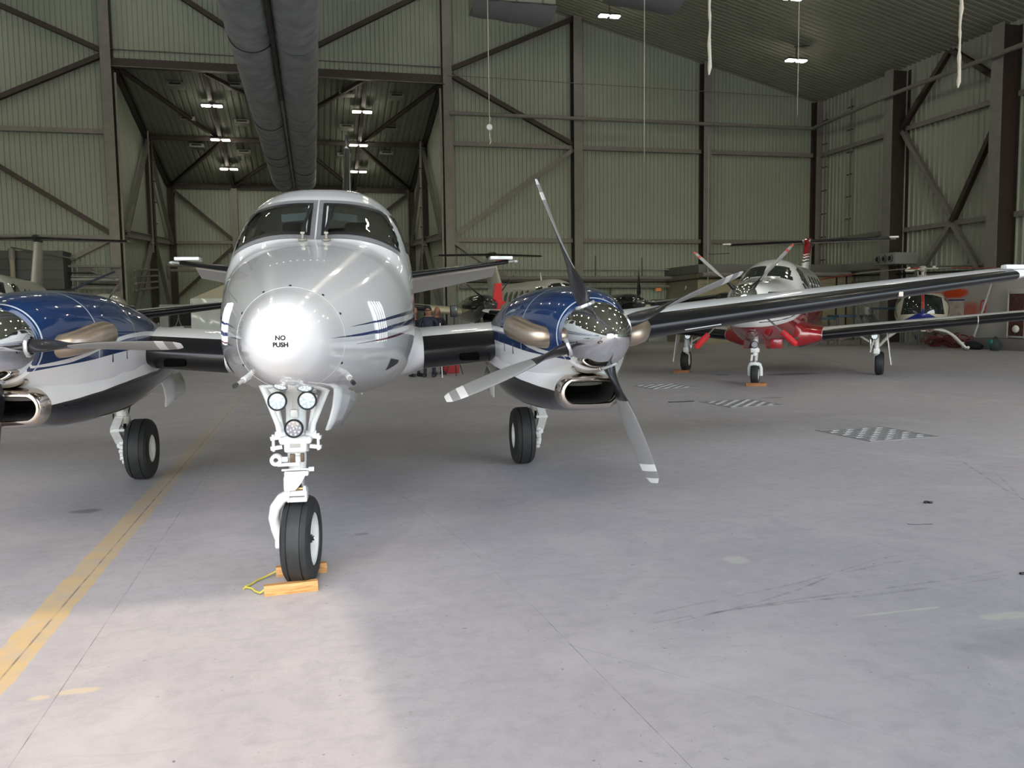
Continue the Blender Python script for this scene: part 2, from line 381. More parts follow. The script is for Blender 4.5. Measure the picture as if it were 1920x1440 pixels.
# weather skin over the roof (keeps the sun out of the joints)
sk = MB().quad((XC, YF - .3, RIDGE + .3), (XR + .3, YF - .3, roof_z(XR) + .25), (XR + .3, YB + .3, roof_z(XR) + .25), (XC, YB + .3, RIDGE + .3)).quad((XC, YF - .3, RIDGE + .3), (XL - .3, YF - .3, roof_z(XL) + .25), (XL - .3, YB + .3, roof_z(XL) + .25), (XC, YB + .3, RIDGE + .3))
sk.quad((-8.6, 39.9, 13.1), (6.8, 39.9, 13.1), (6.8, 54, 9.8), (-8.6, 54, 9.8)).quad((-8.6, 54, 0), (6.8, 54, 0), (6.8, 54, 9.8), (-8.6, 54, 9.8))
struct(sk.build('roof', mat('roof_skin', (.3, .3, .3), .7)))

# ---- structural steel on the walls: every piece is a part of the wall it belongs to
def col_(parent, x, y, z0, z1, w, d, ax):
    """H column; ax 'x' = flanges face into the room from the back wall, 'y' = from the side wall"""
    mb = MB()
    if ax == 'x':
        mb.box((x, y - d + .015, (z0 + z1) / 2), (w, .03, z1 - z0), mi=0).box((x, y - .015, (z0 + z1) / 2), (w, .03, z1 - z0), mi=1).box((x, y - d / 2, (z0 + z1) / 2), (.03, d - .06, z1 - z0), mi=1)
    else:
        mb.box((x - d + .015, y, (z0 + z1) / 2), (.03, w, z1 - z0), mi=0).box((x - .015, y, (z0 + z1) / 2), (.03, w, z1 - z0), mi=1).box((x - d / 2, y, (z0 + z1) / 2), (d - .06, .03, z1 - z0), mi=1)
    return mb.build('steel_column', [STG, STB], parent, 10)
def member(parent, name, a, b, w=.22, h=.22, m=None, up=(0, 1, 0)):
    return MB().ibeam(a, b, w, h, .025, up=up).build(name, m or STG, parent, 10)
for x in (-14.8, -8.25, 6.42, 12.78, 19.62, 26.0): col_(wall_back, x, YB, 0, roof_z(x) - .02, .42, .55, 'x')
for x0, x1 in ((-21.4, -14.8), (-14.8, -8.25), (6.42, 12.78), (12.78, 19.62), (19.62, 26.0)):
    for z in (5.07, 9.58):
        member(wall_back, 'girt', (x0 + .2, YB - .12, z), (x1 - .2, YB - .12, z), .2, .2)
hb = MB().box((-.9, YB - .25, 12.5), (14.4, .03, .36), mi=0).box((-.9, YB - .12, 12.67), (14.4, .26, .03), mi=1).box((-.9, YB - .12, 12.33), (14.4, .26, .03), mi=1)
hb.build('door_header', [STB, STB], wall_back, 10)
def brace(parent, a, b, m=STB, s=.20): return member(parent, 'brace', a, b, s, s, m)
yb_ = YB - .2
for a, b in (((-14.8, 15.65), (-8.4, 12.95)), ((-14.8, 9.75), (-8.4, 12.8)), ((-14.8, 9.4), (-8.5, 5.25)), ((-14.8, 1.6), (-8.5, 5.0)),
             ((6.55, 12.95), (12.7, 15.68)), ((6.55, 12.75), (12.6, 9.72)), ((6.6, 5.2), (12.6, 9.45)), ((6.6, 5.0), (12.6, 1.0)), ((-8.2, 17.3), (-2.7, 13.9)), ((.2, 13.5), (6.3, 16.8))):
    brace(wall_back, (a[0], yb_, a[1]), (b[0], yb_, b[1]), STB if a[1] > 9 or b[1] > 9.6 else STG)
for x in (-8.25, 6.42):
    hg = MB().box((x - .35 * (1 if x > 0 else -1), YB - .5, 6), (.08, .05, 12)); hg.build('door_track', STG, wall_back, 10)
# side-wall columns, girts and braces
for y in (33.2, 27.1, 20.9, 14.8): col_(wall_right, XR, y, 0, 12.1, .55, .95, 'y')
for y0, y1 in ((39.6, 33.5), (32.9, 27.4), (26.8, 21.2)):
    for z in (5.05, 9.52): MB().ibeam((XR - .12, y0, z), (XR - .12, y1, z), .2, .2, .025, up=(1, 0, 0)).build('girt', STG, wall_right, 10)
for a, b in (((33.0, 9.6), (30.3, 12.1)), ((30.2, 12.1), (27.3, 10.0)), ((33.0, 9.4), (29.85, 5.2)), ((27.3, 9.3), (29.85, 5.1)), ((29.9, 5.0), (32.6, 2.2)), ((29.8, 5.0), (27.2, 1.6))):
    MB().ibeam((XR - .3, a[0], a[1]), (XR - .3, b[0], b[1]), .2, .2, .025, up=(1, 0, 0)).build('brace', STB if a[1] > 9.5 or b[0] > 29.5 and a[0] < 28 else STG, wall_right, 10)
lp = MB()
MB().tube([(6.5, YB - .65, 10.86), (25.6, YB - .65, 10.86)], .09, 10).build('sprinkler_pipe', STG, wall_back)
MB().tube([(25.6, YB - .65, 10.86), (25.45, 39.2, 10.86), (25.1, 33, 10.93), (25.1, 20, 10.93)], .09, 10).build('sprinkler_pipe', STG, wall_right)
MB().tube([(6.4, YB - .6, 12.6), (25.8, YB - .6, 12.4)], .018, 6).build('catwalk_cable', STG, wall_back)
MB().tube([(-8, YB - .6, 12.25), (6.3, YB - .6, 12.2)], .018, 6).build('catwalk_cable', STG, wall_back)
# alcove framing
for x in (-4.4, 2.72):
    member(alcove_ceiling, 'ceiling_beam', (x, 40.2, 12.5), (x, 53.4, 9.3), .18, .28, STB, (0, 0, 1)); col_(alcove_back, x, 53.6, 0, 9.2, .35, .35, 'x')
member(alcove_ceiling, 'ceiling_beam', (-8.1, 47.2, 10.85), (6.3, 47.2, 10.85), .16, .2, STB, (0, 0, 1))
member(alcove_ceiling, 'ceiling_beam', (-8.1, 53.4, 9.28), (6.3, 53.4, 9.28), .16, .25, STB, (0, 0, 1))
for z in (5.98,): member(alcove_back, 'girt', (-8, 53.45, z), (6.2, 53.45, z), .16, .16)
for a, b in (((-7.9, 40.3, 12.5), (-4.5, 47, 10.9)), ((-4.4, 40.3, 12.5), (-.9, 44, 11.6)), ((-7.9, 53.2, 9.4), (-4.5, 47.3, 10.8)), ((-4.4, 53.2, 9.4), (-1, 48, 10.7)),
             ((6.2, 40.3, 12.5), (2.8, 47, 10.9)), ((2.6, 40.3, 12.5), (-.6, 44.5, 11.5)), ((6.2, 53.2, 9.4), (2.8, 47.3, 10.8)), ((2.6, 53.2, 9.4), (.2, 48.5, 10.5))):
    MB().ibeam((a[0], a[1], a[2] - .1), (b[0], b[1], b[2] - .1), .15, .15, .02).build('brace', STB, alcove_ceiling, 10)
for a, b in (((-8.0, 9.2), (-4.5, 6.1)), ((-8.0, 2.6), (-4.5, 5.8)), ((6.2, 9.2), (2.8, 6.6))): member(alcove_back, 'brace', (a[0], 53.4, a[1]), (b[0], 53.4, b[1]), .16, .16, STB)
for nm, xx, sg in (('wall_alcove_left', -8.2, -1), ('wall_alcove_right', 6.4, 1)):
    W = bpy.data.objects[nm]
    for y in (46.9, 53.3): col_(W, xx if sg > 0 else xx + .4, y, 0, alc_z(y) - .05, .35, .4, 'y')
    member(W, 'girt', (xx - sg * .15, 40.3, 5.3), (xx - sg * .15, 53.2, 5.98), .2, .3, STG, (0, 0, 1))
    member(W, 'eave_beam', (xx - sg * .15, 40.2, 12.45), (xx - sg * .15, 53.3, 9.3), .2, .28, STB, (0, 0, 1))
    for a, b in (((40.5, .8), (46.6, 5.5)), ((47.2, 5.5), (53, .5)), ((47.1, 10.2), (53, 5.9)), ((40.5, 5.3), (46.7, 10.6))): MB().ibeam((xx - sg * .25, a[0], a[1]), (xx - sg * .25, b[0], b[1]), .18, .18, .02).build('brace', STG, W, 10)

# ladders of step irons beside the corner columns
def ladder(name, label, x, y, z0, z1, ax, n):
    root = thing(name, label, 'ladder', (x, y, 0))
    d = Vector((0, 1, 0)) if ax == 'y' else Vector((1, 0, 0))
    rail = MB()
    MB().box((0, 0, (z0 + z1) / 2), (.06, .06, z1 - z0)).build('ladder_rail', STG, root, 10)
    rm = None
    for i in range(n):
        z = lerp(z0 + .4, z1 - .4, i / (n - 1))
        if rm is None: rm = MB().beam(-d * .12, d * .28, .05, .05).build('rung', BLACKM, root); rm.location = (0, 0, z)
        else: r = rm.copy(); COL.objects.link(r); r.location = (0, 0, z)
    return root
ladder('wall_ladder', 'dark step-iron ladder beside the corner column on the ribbed right wall', XR - .25, 38.9, 2.5, 11.6, 'y', 8)
ladder('wall_ladder', 'second step-iron ladder on the right wall, nearer the camera than the corner one', XR - .2, 36.9, 4.5, 11.8, 'y', 7)
ladder('wall_ladder', 'step-iron ladder inside the left side of the dark tail bay', -7.7, 45.3, 4.8, 10.8, 'x', 6)
ladder('wall_ladder', 'step-iron ladder inside the right side of the dark tail bay', 5.9, 45.6, 4.8, 10.8, 'x', 6)

# ---- hangar lights: lamps that are lit, real emitters
LED = mat('led_panel_lit', (1, .97, .88), .4, emit=(1.0, .93, .77), estr=46)
HOUS = mat('lamp_housing', (.06, .06, .058), .5)
LGRP = 'twin-panel hangar ceiling lights'
lamp0 = thing('hangar_light', 'lit twin-panel hangar light near the wall top, rightmost but one over the main floor', 'ceiling light', (13.17, 36.1, 14.55), 0, LGRP)
MB().bbox((0, 0, .09), (.95, .34, .08), .02).cyl((0, 0, .12), (0, 0, .62), .025, n=8).beam((-.1, 0, .62), (.65, 0, .72), .04, .04).build('lamp_housing', HOUS, lamp0)
pn = MB().bbox((-.27, 0, .02), (.40, .30, .05), .02).build('led_panel', LED, lamp0)
p2_ = pn.copy(); COL.objects.link(p2_); p2_.location = (.54, 0, 0)
lamp0['label'] = 'lit twin-panel hangar light just right of the left hanging box unit'
dup(lamp0, (21.37, 34.4, 12.6), 0, 'lit twin-panel hangar light low on the roof slope near the right corner')
dup(lamp0, (18.26, 29.8, 13.45), 0, 'lit twin-panel hangar light at the very top edge, right of the hanging white rope')
for (x, y, z), l in zip(((-4.39, 42.96, 11.55), (-4.41, 46.6, 10.68), (-4.37, 50.29, 9.8), (2.68, 42.92, 11.55), (2.67, 46.69, 10.65), (2.82, 50.2, 9.82)),
        ('front lit twin lamp of the left row under the tail bay ceiling', 'middle lit twin lamp of the left row under the tail bay ceiling', 'rear lit twin lamp of the left row under the tail bay ceiling',
         'front lit twin lamp of the right row under the tail bay ceiling', 'middle lit twin lamp of the right row under the tail bay ceiling', 'rear lit twin lamp of the right row, beside the dark tail fin')):
    dup(lamp0, (x, y, z), 0, l)
for x in (-21, -14, -7, 6, 13, 20):
    for y in (3, 10, 17, 24, 31):
        if x > 12 and y > 24: continue
        dup(lamp0, (x, y, roof_z(x) - 1.0), 0, 'lit twin-panel hangar light under the main roof, outside the camera view')
for x in (-21, -14, -7, 6): dup(lamp0, (x, 36.5, roof_z(x) - 1.0), 0, 'lit twin-panel hangar light under the main roof, outside the camera view')

# tail-bay ceiling vents
V0 = None
VG = 'square vents in the tail bay ceiling'
for k, (x, y) in enumerate(((-5.81, 41.9), (-3.2, 41.7), (-5.78, 45.2), (-3.2, 45.3), (-5.75, 48.2), (-3.4, 48.8), (1.91, 41.9), (4.29, 42.0), (2.0, 45.4), (4.29, 45.4), (1.96, 48.8), (4.3, 48.4))):
    lab = 'square ceiling vent in the tail bay, %s of the %s' % (('front', 'front', 'middle', 'middle', 'rear', 'rear')[k % 6], ('outer left column', 'inner left column')[k % 2] if k < 6 else ('inner right column', 'outer right column')[k % 2])
    if V0 is None:
        V0 = thing('ceiling_vent', lab, 'vent', (x, y, alc_z(y) - .22), 0, VG)
        MB().bbox((0, 0, .1), (.75, .7, .2), .02).build('vent_box', mat('vent_grey', (.20, .21, .18), .6), V0)
        MB().box((0, -.353, .12), (.5, .01, .08)).build('vent_slot', DARK, V0)
    else: dup(V0, (x, y, alc_z(y) - .22), 0, lab)

# ---- twin fabric air ducts hung under the roof
DUCT = mat('duct_fabric', (.30, .32, .335), .75, noise=.22, nscale=2.2, bump=.5, bscale=5)
dr = thing('fabric_air_duct', 'pair of long grey fabric air ducts hanging side by side above the parked white airplane', 'air duct', (-.79, 27, 9.0))
for s in (-1, 1):
    rings = []; N_ = 260
    for i in range(N_ + 1):
        y = lerp(-22.5, 21.6, i / N_); ph = (y * 1.15 + (.4 if s > 0 else 0)) % 1.0
        sc = .93 + .07 * math.sin(math.pi * ph) ** .6 + random.uniform(-.006, .006)
        r = .60 * sc; ring = []
        for j in range(40):
            a = 2 * math.pi * j / 40; fl = .9 if math.sin(a) < 0 else 1.05
            wr = 1 + .012 * math.sin(5 * a + y * 3) * math.sin(2 * y)
            ring.append(Vector((s * .575 + r * math.cos(a) * wr, y + .10 * math.sin(a) * (.5 - abs(ph - .5)), r * math.sin(a) * fl * wr)))
        rings.append(ring)
    MB().loft(rings, True, True, True).build('duct_sleeve', DUCT, dr, 60)
BLUES = mat('duct_band_blue', (.03, .09, .16), .6); BLKS = mat('duct_band_dark', (.02, .024, .028), .6)
for k, y in enumerate((-19.5, -16.8, -13.9, -11.6, -7.5, -3.4, 6.2, 9.0, 12.3, 14.2, 16.4, 18.6, 20.3)):
    for s in (-1, 1):
        pts = [(s * .575 + .585 * math.cos(a), y + .12 * math.sin(a) + random.uniform(-.02, .02), .535 * math.sin(a)) for a in [math.pi + math.pi * q / 20 for q in range(21)]]
        MB().tube(pts, .014, 5).build('duct_band', BLUES if (k + s) % 3 == 0 else BLKS, dr)
MB().tube([(0, -22.4, -.36), (0, 2.0, -.36)], .06, 8).build('duct_rail', STB, dr); MB().tube([(0, 2.0, -.36), (0, 21.4, -.36)], .05, 8).build('duct_rail', STG, dr)
hang = MB()
for y in frange(-20, 20, 8): hang.cyl((0, y, .3), (0, y, 9.9 if y < 12 else 1.4), .015, n=5)
hang.build('hanger_wire', STG, dr)

# box units hung at the top edge
def roof_box(label, x, y, z, w, d, hgt):
    r = thing('hanging_heater_box', label, 'heater', (x, y, z))
    b = MB().bbox((0, 0, hgt / 2 + .45), (w, d, hgt), .03, mi=0)
    b.build('box_panel', mat('crate_offwhite', (.36, .37, .31), .6), r)
    for q in (-.33, 0, .33): MB().box((w * q, -d / 2 - .02, hgt / 2 + .45), (.05, .05, hgt)).build('box_rib', STG, r, 10)
    MB().box((0, -d / 2 - .02, .95), (w, .04, .05)).build('box_rail', STG, r, 10)
    rows = []
    for i in range(17):
        u = i / 16; rows.append([Vector(((u - .5) * w * 1.03, lerp(-d / 2 - .05, d / 2, v), .42 - .16 * math.sin(math.pi * v) - .05 * abs(math.sin(u * 9)) - (.25 * u * v))) for v in [q / 8 for q in range(9)]])
    MB().loft(rows, False).build('fabric_skirt', mat('skirt_grey', (.26, .27, .29), .8), r, 60)
    hg = MB()
    for sx_ in (-1, 1): hg.cyl((sx_ * w * .4, 0, hgt), (sx_ * w * .4, 0, roof_z(x + sx_ * w * .4) - z), .03, n=6)
    hg.build('hanger_rod', STG, r)
roof_box('off-white hanging box unit with a sagging grey cloth underside, left one', 7.4, 30.6, 12.15, 2.9, 1.6, 1.6)
roof_box('second hanging box unit, only its grey underside showing right of the lamp', 12.55, 30.6, 12.95, 2.8, 1.6, 1.0)

# ropes and cords from the roof
ROPE = mat('white_rope', (.62, .60, .54), .85, bump=.4, bscale=40); CORD = mat('thin_cord', (.42, .42, .36), .8)
def rope(label, x, y, z, r, knot):
    t = thing('hanging_rope' if knot else 'pull_cord', label, 'rope' if knot else 'cord', (x, y, z))
    L_ = roof_z(x) - z; P = []; rr = []; n = 90 if knot else 12
    for i in range(n + 1):
        zz = L_ * (i / n) ** 1.0; P.append((.012 * math.sin(zz * 9) if knot else 0, .012 * math.cos(zz * 7) if knot else 0, zz)); rr.append(r * (1 + (.45 * max(0, math.sin(zz * 14)) ** 3 + .25 * math.sin(zz * 5)) * (1 if knot else 0)) if i else r * .5)
    MB().tube(P, rr, 8).build('rope_strand', ROPE if knot else CORD, t); return t
rope('knotted white rope hanging from the roof, left of the two thick ones', 6.98, 14, 5.77, .026, True)
rope('knotted white rope hanging from the roof, near the upper right corner', 12.18, 14, 5.79, .026, True)
c0 = rope('thin pull cord with a white disc and hook, hanging left of the column', 3.40, 16, 5.05, .008, False)
MB().lathe([(.001, -.03), (.035, -.027), (.058, -.012), (.058, .012), (.035, .027), (.001, .03)], (0, 0, .1), (0, 1, 0), 20).build('cord_disc', mat('disc_white', (.55, .56, .56), .5), c0)
MB().tube([(0, 0, .2), (.03, 0, .26), (0, 0, .33), (-.03, 0, .26), (0, 0, .2)], .008, 6).tube([(0, 0, 0), (.0, 0, -.1), (.03, 0, -.16), (.0, 0, -.22)], .012, 6).build('cord_hook', CORD, c0)
rope('thin bare pull cord hanging in front of the middle of the long back wall', 6.57, 16, 4.57, .008, False)
rope('thin pull cord hanging past the lit lamp near the right corner', 9.99, 16, 5.63, .008, False)

def glass_mat(name, tint=(.82, .9, .86), rough=.0):
    m, t, b = nt(name); N, L = t.nodes, t.links
    N.remove(b); out = N['Material Output']
    tr = N.new('ShaderNodeBsdfTransparent'); tr.inputs[0].default_value = (*tint, 1)
    gl = N.new('ShaderNodeBsdfGlossy'); gl.inputs['Roughness'].default_value = .02
    fr = N.new('ShaderNodeFresnel'); fr.inputs[0].default_value = 1.55
    mx = N.new('ShaderNodeMixShader')
    L.new(fr.outputs[0], mx.inputs[0]); L.new(tr.outputs[0], mx.inputs[1]); L.new(gl.outputs[0], mx.inputs[2]); L.new(mx.outputs[0], out.inputs[0])
    return m
GLASS = glass_mat('windshield_glass', (.93, .97, .95))
def lens_mat(name, col, e):
    return mat(name, col, .08, coat=1.0, emit=col, estr=e)

def band_mask(t, y, z, top, bot, y0):
    a = math_node(t, 'LESS_THAN', z, poly_node(t, y, top)); b = math_node(t, 'GREATER_THAN', z, poly_node(t, y, bot))
    return math_node(t, 'MULTIPLY', math_node(t, 'MULTIPLY', a, b), math_node(t, 'GREATER_THAN', y, y0))
def fuselage_paint():
    m, t, b = nt('fuselage_paint'); o = obj_xyz(t); y, z = o[1], o[2]
    s1 = band_mask(t, y, z, [(-.42, 1.5535), (.3, 1.592), (.86, 1.622), (1.95, 1.668), (7, 1.86)], [(-.42, 1.5535), (.3, 1.577), (.86, 1.60), (1.95, 1.632), (7, 1.80)], -.42)
    s2 = band_mask(t, y, z, [(-.74, 1.504), (.04, 1.523), (.63, 1.552), (1.85, 1.593), (7, 1.75)], [(-.74, 1.504), (.04, 1.503), (.62, 1.522), (1.85, 1.55), (7, 1.68)], -.74)
    s3 = band_mask(t, y, z, [(-.3, 1.459), (.44, 1.476), (1.04, 1.50), (1.85, 1.53), (7, 1.66)], [(-.3, 1.457), (.44, 1.463), (1.04, 1.482), (1.85, 1.508), (7, 1.62)], -.3)
    c = mix_col(t, math_node(t, 'MAXIMUM', s1, s2), (.85, .86, .865), (.010, .026, .12)); c = mix_col(t, s3, c, (.10, .012, .02))
    t.links.new(c, b.inputs['Base Color'])
    b.inputs['Roughness'].default_value = .22; b.inputs['Coat Weight'].default_value = 1; b.inputs['Coat Roughness'].default_value = .04
    return m
def nacelle_paint():
    m, t, b = nt('nacelle_paint'); o = obj_xyz(t); y, z = o[1], o[2]
    blue = math_node(t, 'GREATER_THAN', z, poly_node(t, y, [(.7, 1.275), (.93, 1.30), (1.17, 1.318), (1.76, 1.366), (2.14, 1.38), (5.2, 1.40)]))
    st = band_mask(t, y, z, [(.7, 1.315), (.92, 1.338), (1.15, 1.371), (1.43, 1.437), (2.1, 1.50), (2.58, 1.495), (5.2, 1.42)],
                   [(.7, 1.302), (.93, 1.312), (1.15, 1.345), (1.43, 1.403), (2.1, 1.468), (2.54, 1.457), (5.2, 1.40)], .6)
    blk = math_node(t, 'LESS_THAN', z, poly_node(t, y, [(.6, 1.045), (.95, 1.055), (1.3, 1.085), (1.85, 1.14), (2.5, 1.168), (5.2, 1.2)]))
    sm = None
    for yy, w in ((1.34, .0045), (1.98, .003), (.765, .006)):
        k = math_node(t, 'LESS_THAN', math_node(t, 'ABSOLUTE', math_node(t, 'SUBTRACT', y, yy)), w)
        sm = k if sm is None else math_node(t, 'MAXIMUM', sm, k)
    c = mix_col(t, blue, (.84, .845, .84), (.007, .030, .105))
    c = mix_col(t, math_node(t, 'MULTIPLY', sm, blue), c, (.55, .62, .70))
    c = mix_col(t, st, c, (.78, .79, .78)); c = mix_col(t, blk, c, (.014, .015, .018))
    t.links.new(c, b.inputs['Base Color'])
    b.inputs['Roughness'].default_value = .25; b.inputs['Specular IOR Level'].default_value = .15; b.inputs['Coat Weight'].default_value = .8; b.inputs['Coat Roughness'].default_value = .03
    return m

# ------------------------------------------------------------------ aircraft building blocks
def airfoil(n=22, t=.16, cam_=.02):
    pts = []
    for i in range(n + 1):
        x = .5 * (1 + math.cos(math.pi * i / n)); pts.append((x, 1))
    for i in range(1, n + 1):
        x = .5 * (1 - math.cos(math.pi * i / n)); pts.append((x, -1))
    out = []
    for x, s in pts:
        yt = 5 * t * (.2969 * math.sqrt(x) - .126 * x - .3516 * x * x + .2843 * x**3 - .1030 * x**4)
        out.append((x, s * yt + cam_ * 4 * x * (1 - x)))
    return out
def wing_rings(st, side, n=22, grow=0.0, sel=None):
    """st rows: span x, leading edge y, z, chord, thickness ratio; side +-1"""
    rings = []
    for x, yl, z, c, t in st:
        P = airfoil(n, t)
        if sel: P = [p for p in P if p[0] < sel]
        rings.append([Vector((side * x, yl + px * c - grow * (1 - min(px * 8, 1)), z + pz * c + math.copysign(grow, pz))) for px, pz in P])
    return rings
def wing(parent, name, st, side, m, n=22):
    return MB().loft(wing_rings(st, side, n), True, True, True).build(name, m, parent, 50)
def boot(parent, st, side, frac, name='deice_boot', grow=.005, n=26, m=None):
    return MB().loft(wing_rings(st, side, n, grow, frac), False).build(name, m or BOOT, parent, 50)
def sub_span(st, x0, x1):
    out = [(x0, *interp(st, x0))] + [r for r in st if x0 < r[0] < x1] + [(x1, *interp(st, x1))]
    return out
def upright_wing(parent, name, st, m, xc=0.0):
    """vertical fin: rows z, leading edge y, chord, thickness ratio"""
    rings = []
    for z, yl, c, t in st: rings.append([Vector((xc + pz * c, yl + px * c, z)) for px, pz in airfoil(16, t, 0)])
    return MB().loft(rings, True, True, True).build(name, m, parent, 50)
def blade_mesh(scale=1.0, mats=None, tab=None, black_to=.49, bands=(.99, 1.045, 1.10), slim=1.0):
    tab = tab or [(.16, .09, .09, 118), (.235, .10, .085, 118), (.30, .17, .06, 110), (.38, .225, .045, 100), (.5, .25, .034, 86), (.65, .24, .026, 78), (.8, .22, .021, 74), (.95, .195, .017, 71), (1.06, .17, .014, 70), (1.115, .14, .011, 70), (1.14, .085, .008, 70)]
    rs = [.16, .2, .235, .27, .30, .34, .38, .43, black_to, black_to + .002, .56, .65, .72, .8, .88, .95, bands[0], bands[0] + .002, bands[1], bands[1] + .002, bands[2], bands[2] + .002, 1.13, 1.14]
    rings = []; n = 20
    for r in rs:
        ch, th, be = interp(tab, r); be = R(be); ch = ch if r < .25 else ch * slim; c = Vector((-math.cos(be), -math.sin(be), 0)); nn = Vector((math.sin(be), -math.cos(be), 0)); ring = []
        for j in range(n):
            a = 2 * math.pi * j / n; ring.append((c * (ch / 2 * math.cos(a)) + nn * (th / 2 * math.sin(a)) + Vector((0, 0, r))) * scale)
        rings.append(ring)
    mb = MB().loft(rings, True, True, True)
    mb.mi = []
    for i in range(len(rs) - 1):
        rm = (rs[i] + rs[i + 1]) / 2
        for j in range(n):
            front = j < n / 2
            k = 0 if rm < black_to else (2 if (bands[0] < rm < bands[1] or rm > bands[2]) else (1 if front else 0))
            mb.mi.append(k)
    mb.mi += [0, 2]
    return mb
def tyre_parts(parent, r, w, rim, tyre_m=TYRE, wheel_m=GEARW, grooves=(-.22, .22)):
    """wheel whose axle is local x; returns tyre"""
    mb = MB(); prof = []
    a = [(rim, -.40), (rim + .01, -.47), (rim + (r - rim) * .45, -.5), (r * .88, -.46), (r * .955, -.38)]
    tread = [(r * .978, -.30)]
    for g in grooves: tread += [(r * (1 - .05 * abs(g) ** 1.5), g - .028), (r * .965, g - .015), (r * .965, g + .015), (r * (1 - .05 * abs(g) ** 1.5), g + .028)]
    tread += [(r * .978, .30)]
    tread.sort(key=lambda p: p[1])
    b = [(p[0], -p[1]) for p in a][::-1]
    prof = [(p[0], p[1] * w) for p in a + tread + b]
    mb.lathe(prof, (0, 0, 0), (1, 0, 0), 56)
    t = mb.build('tyre', tyre_m, parent, 25)
    h = MB()
    h.lathe([(.001, .30 * w), (.028, .30 * w), (.03, .18 * w), (rim * .5, .17 * w), (rim * .62, .22 * w), (rim * .86, .24 * w), (rim * .93, .40 * w), (rim + .008, .43 * w), (rim + .006, .36 * w)], (0, 0, 0), (1, 0, 0), 36)
    h.lathe([(.001, -.25 * w), (rim * .8, -.25 * w), (rim * .9, -.40 * w), (rim + .008, -.43 * w), (rim + .006, -.36 * w)], (0, 0, 0), (1, 0, 0), 36)
    for k in range(8):
        a_ = k * math.pi / 4; h.cyl((.2 * w, rim * .55 * math.cos(a_), rim * .55 * math.sin(a_)), (.25 * w, rim * .55 * math.cos(a_), rim * .55 * math.sin(a_)), .008, n=6)
    h.build('wheel', wheel_m, parent, 30)
    return t
def lamp_unit(parent, c, r, name, on, tilt=0.0):
    """round LED aircraft lamp facing -y: black ring, housing, lens with a dozen LED cups"""
    o = MB()
    o.lathe([(r * .5, .07), (r * .9, .05), (r * 1.08, .02), (r * 1.1, -.004), (r * 1.02, -.012), (r * .9, -.006)], c, (0, 1, 0), 28)
    o.build(name, BLACKM, parent, 40)
    q = MB(); q.lathe([(r * .93, -.002), (r * .6, -.004), (.001, -.006)], c, (0, 1, 0), 28, 0)
    for rr, k, ph in ((.0, 1, 0), (.36, 4, .4), (.70, 9, .1)):
        for i in range(k):
            a = ph + 2 * math.pi * i / k
            q.sphere((c[0] + rr * r * math.cos(a), c[1] - .008, c[2] + rr * r * math.sin(a)), (r * .15, .004, r * .15), 10, 5, 1)
    q.build('lamp_lens', [mat('lens_%s' % ('lit' if on else 'off'), (.35, .42, .46) if on else (.30, .28, .31), .1, coat=1, emit=(.7, .85, .95), estr=.25 if on else 0),
                          lens_mat('led_lit' if on else 'led_off', (.85, .97, .95) if on else (.55, .55, .58), .9 if on else .05)], parent, 30)
def surf_grid(bv, fn, nu, nv, off, d=(0, 1, 0), o_y=-8.0):
    """grid of points fn(u,v)->(x,z), dropped onto the body surface along +y, lifted by off"""
    rows = []
    for i in range(nu + 1):
        row = []
        for j in range(nv + 1):
            x, z = fn(i / nu, j / nv); h = bv.ray_cast(Vector((x, o_y, z)), Vector(d))
            if h[0] is None: h = bv.find_nearest(Vector((x, 1.9, z)))
            nrm = h[1] if h[1].y < 0.3 else -h[1]
            row.append(h[0] + nrm * off)
        rows.append(row)
    return rows
def surf_side(bv, fn, nu, nv, off, side):
    rows = []
    for i in range(nu + 1):
        row = []
        for j in range(nv + 1):
            y, z = fn(i / nu, j / nv); h = bv.ray_cast(Vector((side * 4, y, z)), Vector((-side, 0, 0)))
            row.append(h[0] + Vector((side * off, 0, 0)))
        rows.append(row)
    return rows
def qbez(a, b, c, t): return tuple((1-t)**2 * a[k] + 2*t*(1-t) * b[k] + t*t * c[k] for k in (0, 1))
def in_poly(x, z, P):
    r = False; j = len(P) - 1
    for i in range(len(P)):
        if (P[i][1] > z) != (P[j][1] > z) and x < (P[j][0] - P[i][0]) * (z - P[i][1]) / (P[j][1] - P[i][1]) + P[i][0]: r = not r
        j = i
    return r

def text_mesh(name, c, m, parent):
    t = bpy.data.objects.new('tmp', c); COL.objects.link(t); bpy.context.view_layer.update()
    me = bpy.data.meshes.new_from_object(t.evaluated_get(bpy.context.evaluated_depsgraph_get())); bpy.data.objects.remove(t); bpy.data.curves.remove(c)
    me.materials.clear(); me.materials.append(m); me.name = name
    o = bpy.data.objects.new(name, me); COL.objects.link(o); o.parent = parent; return o
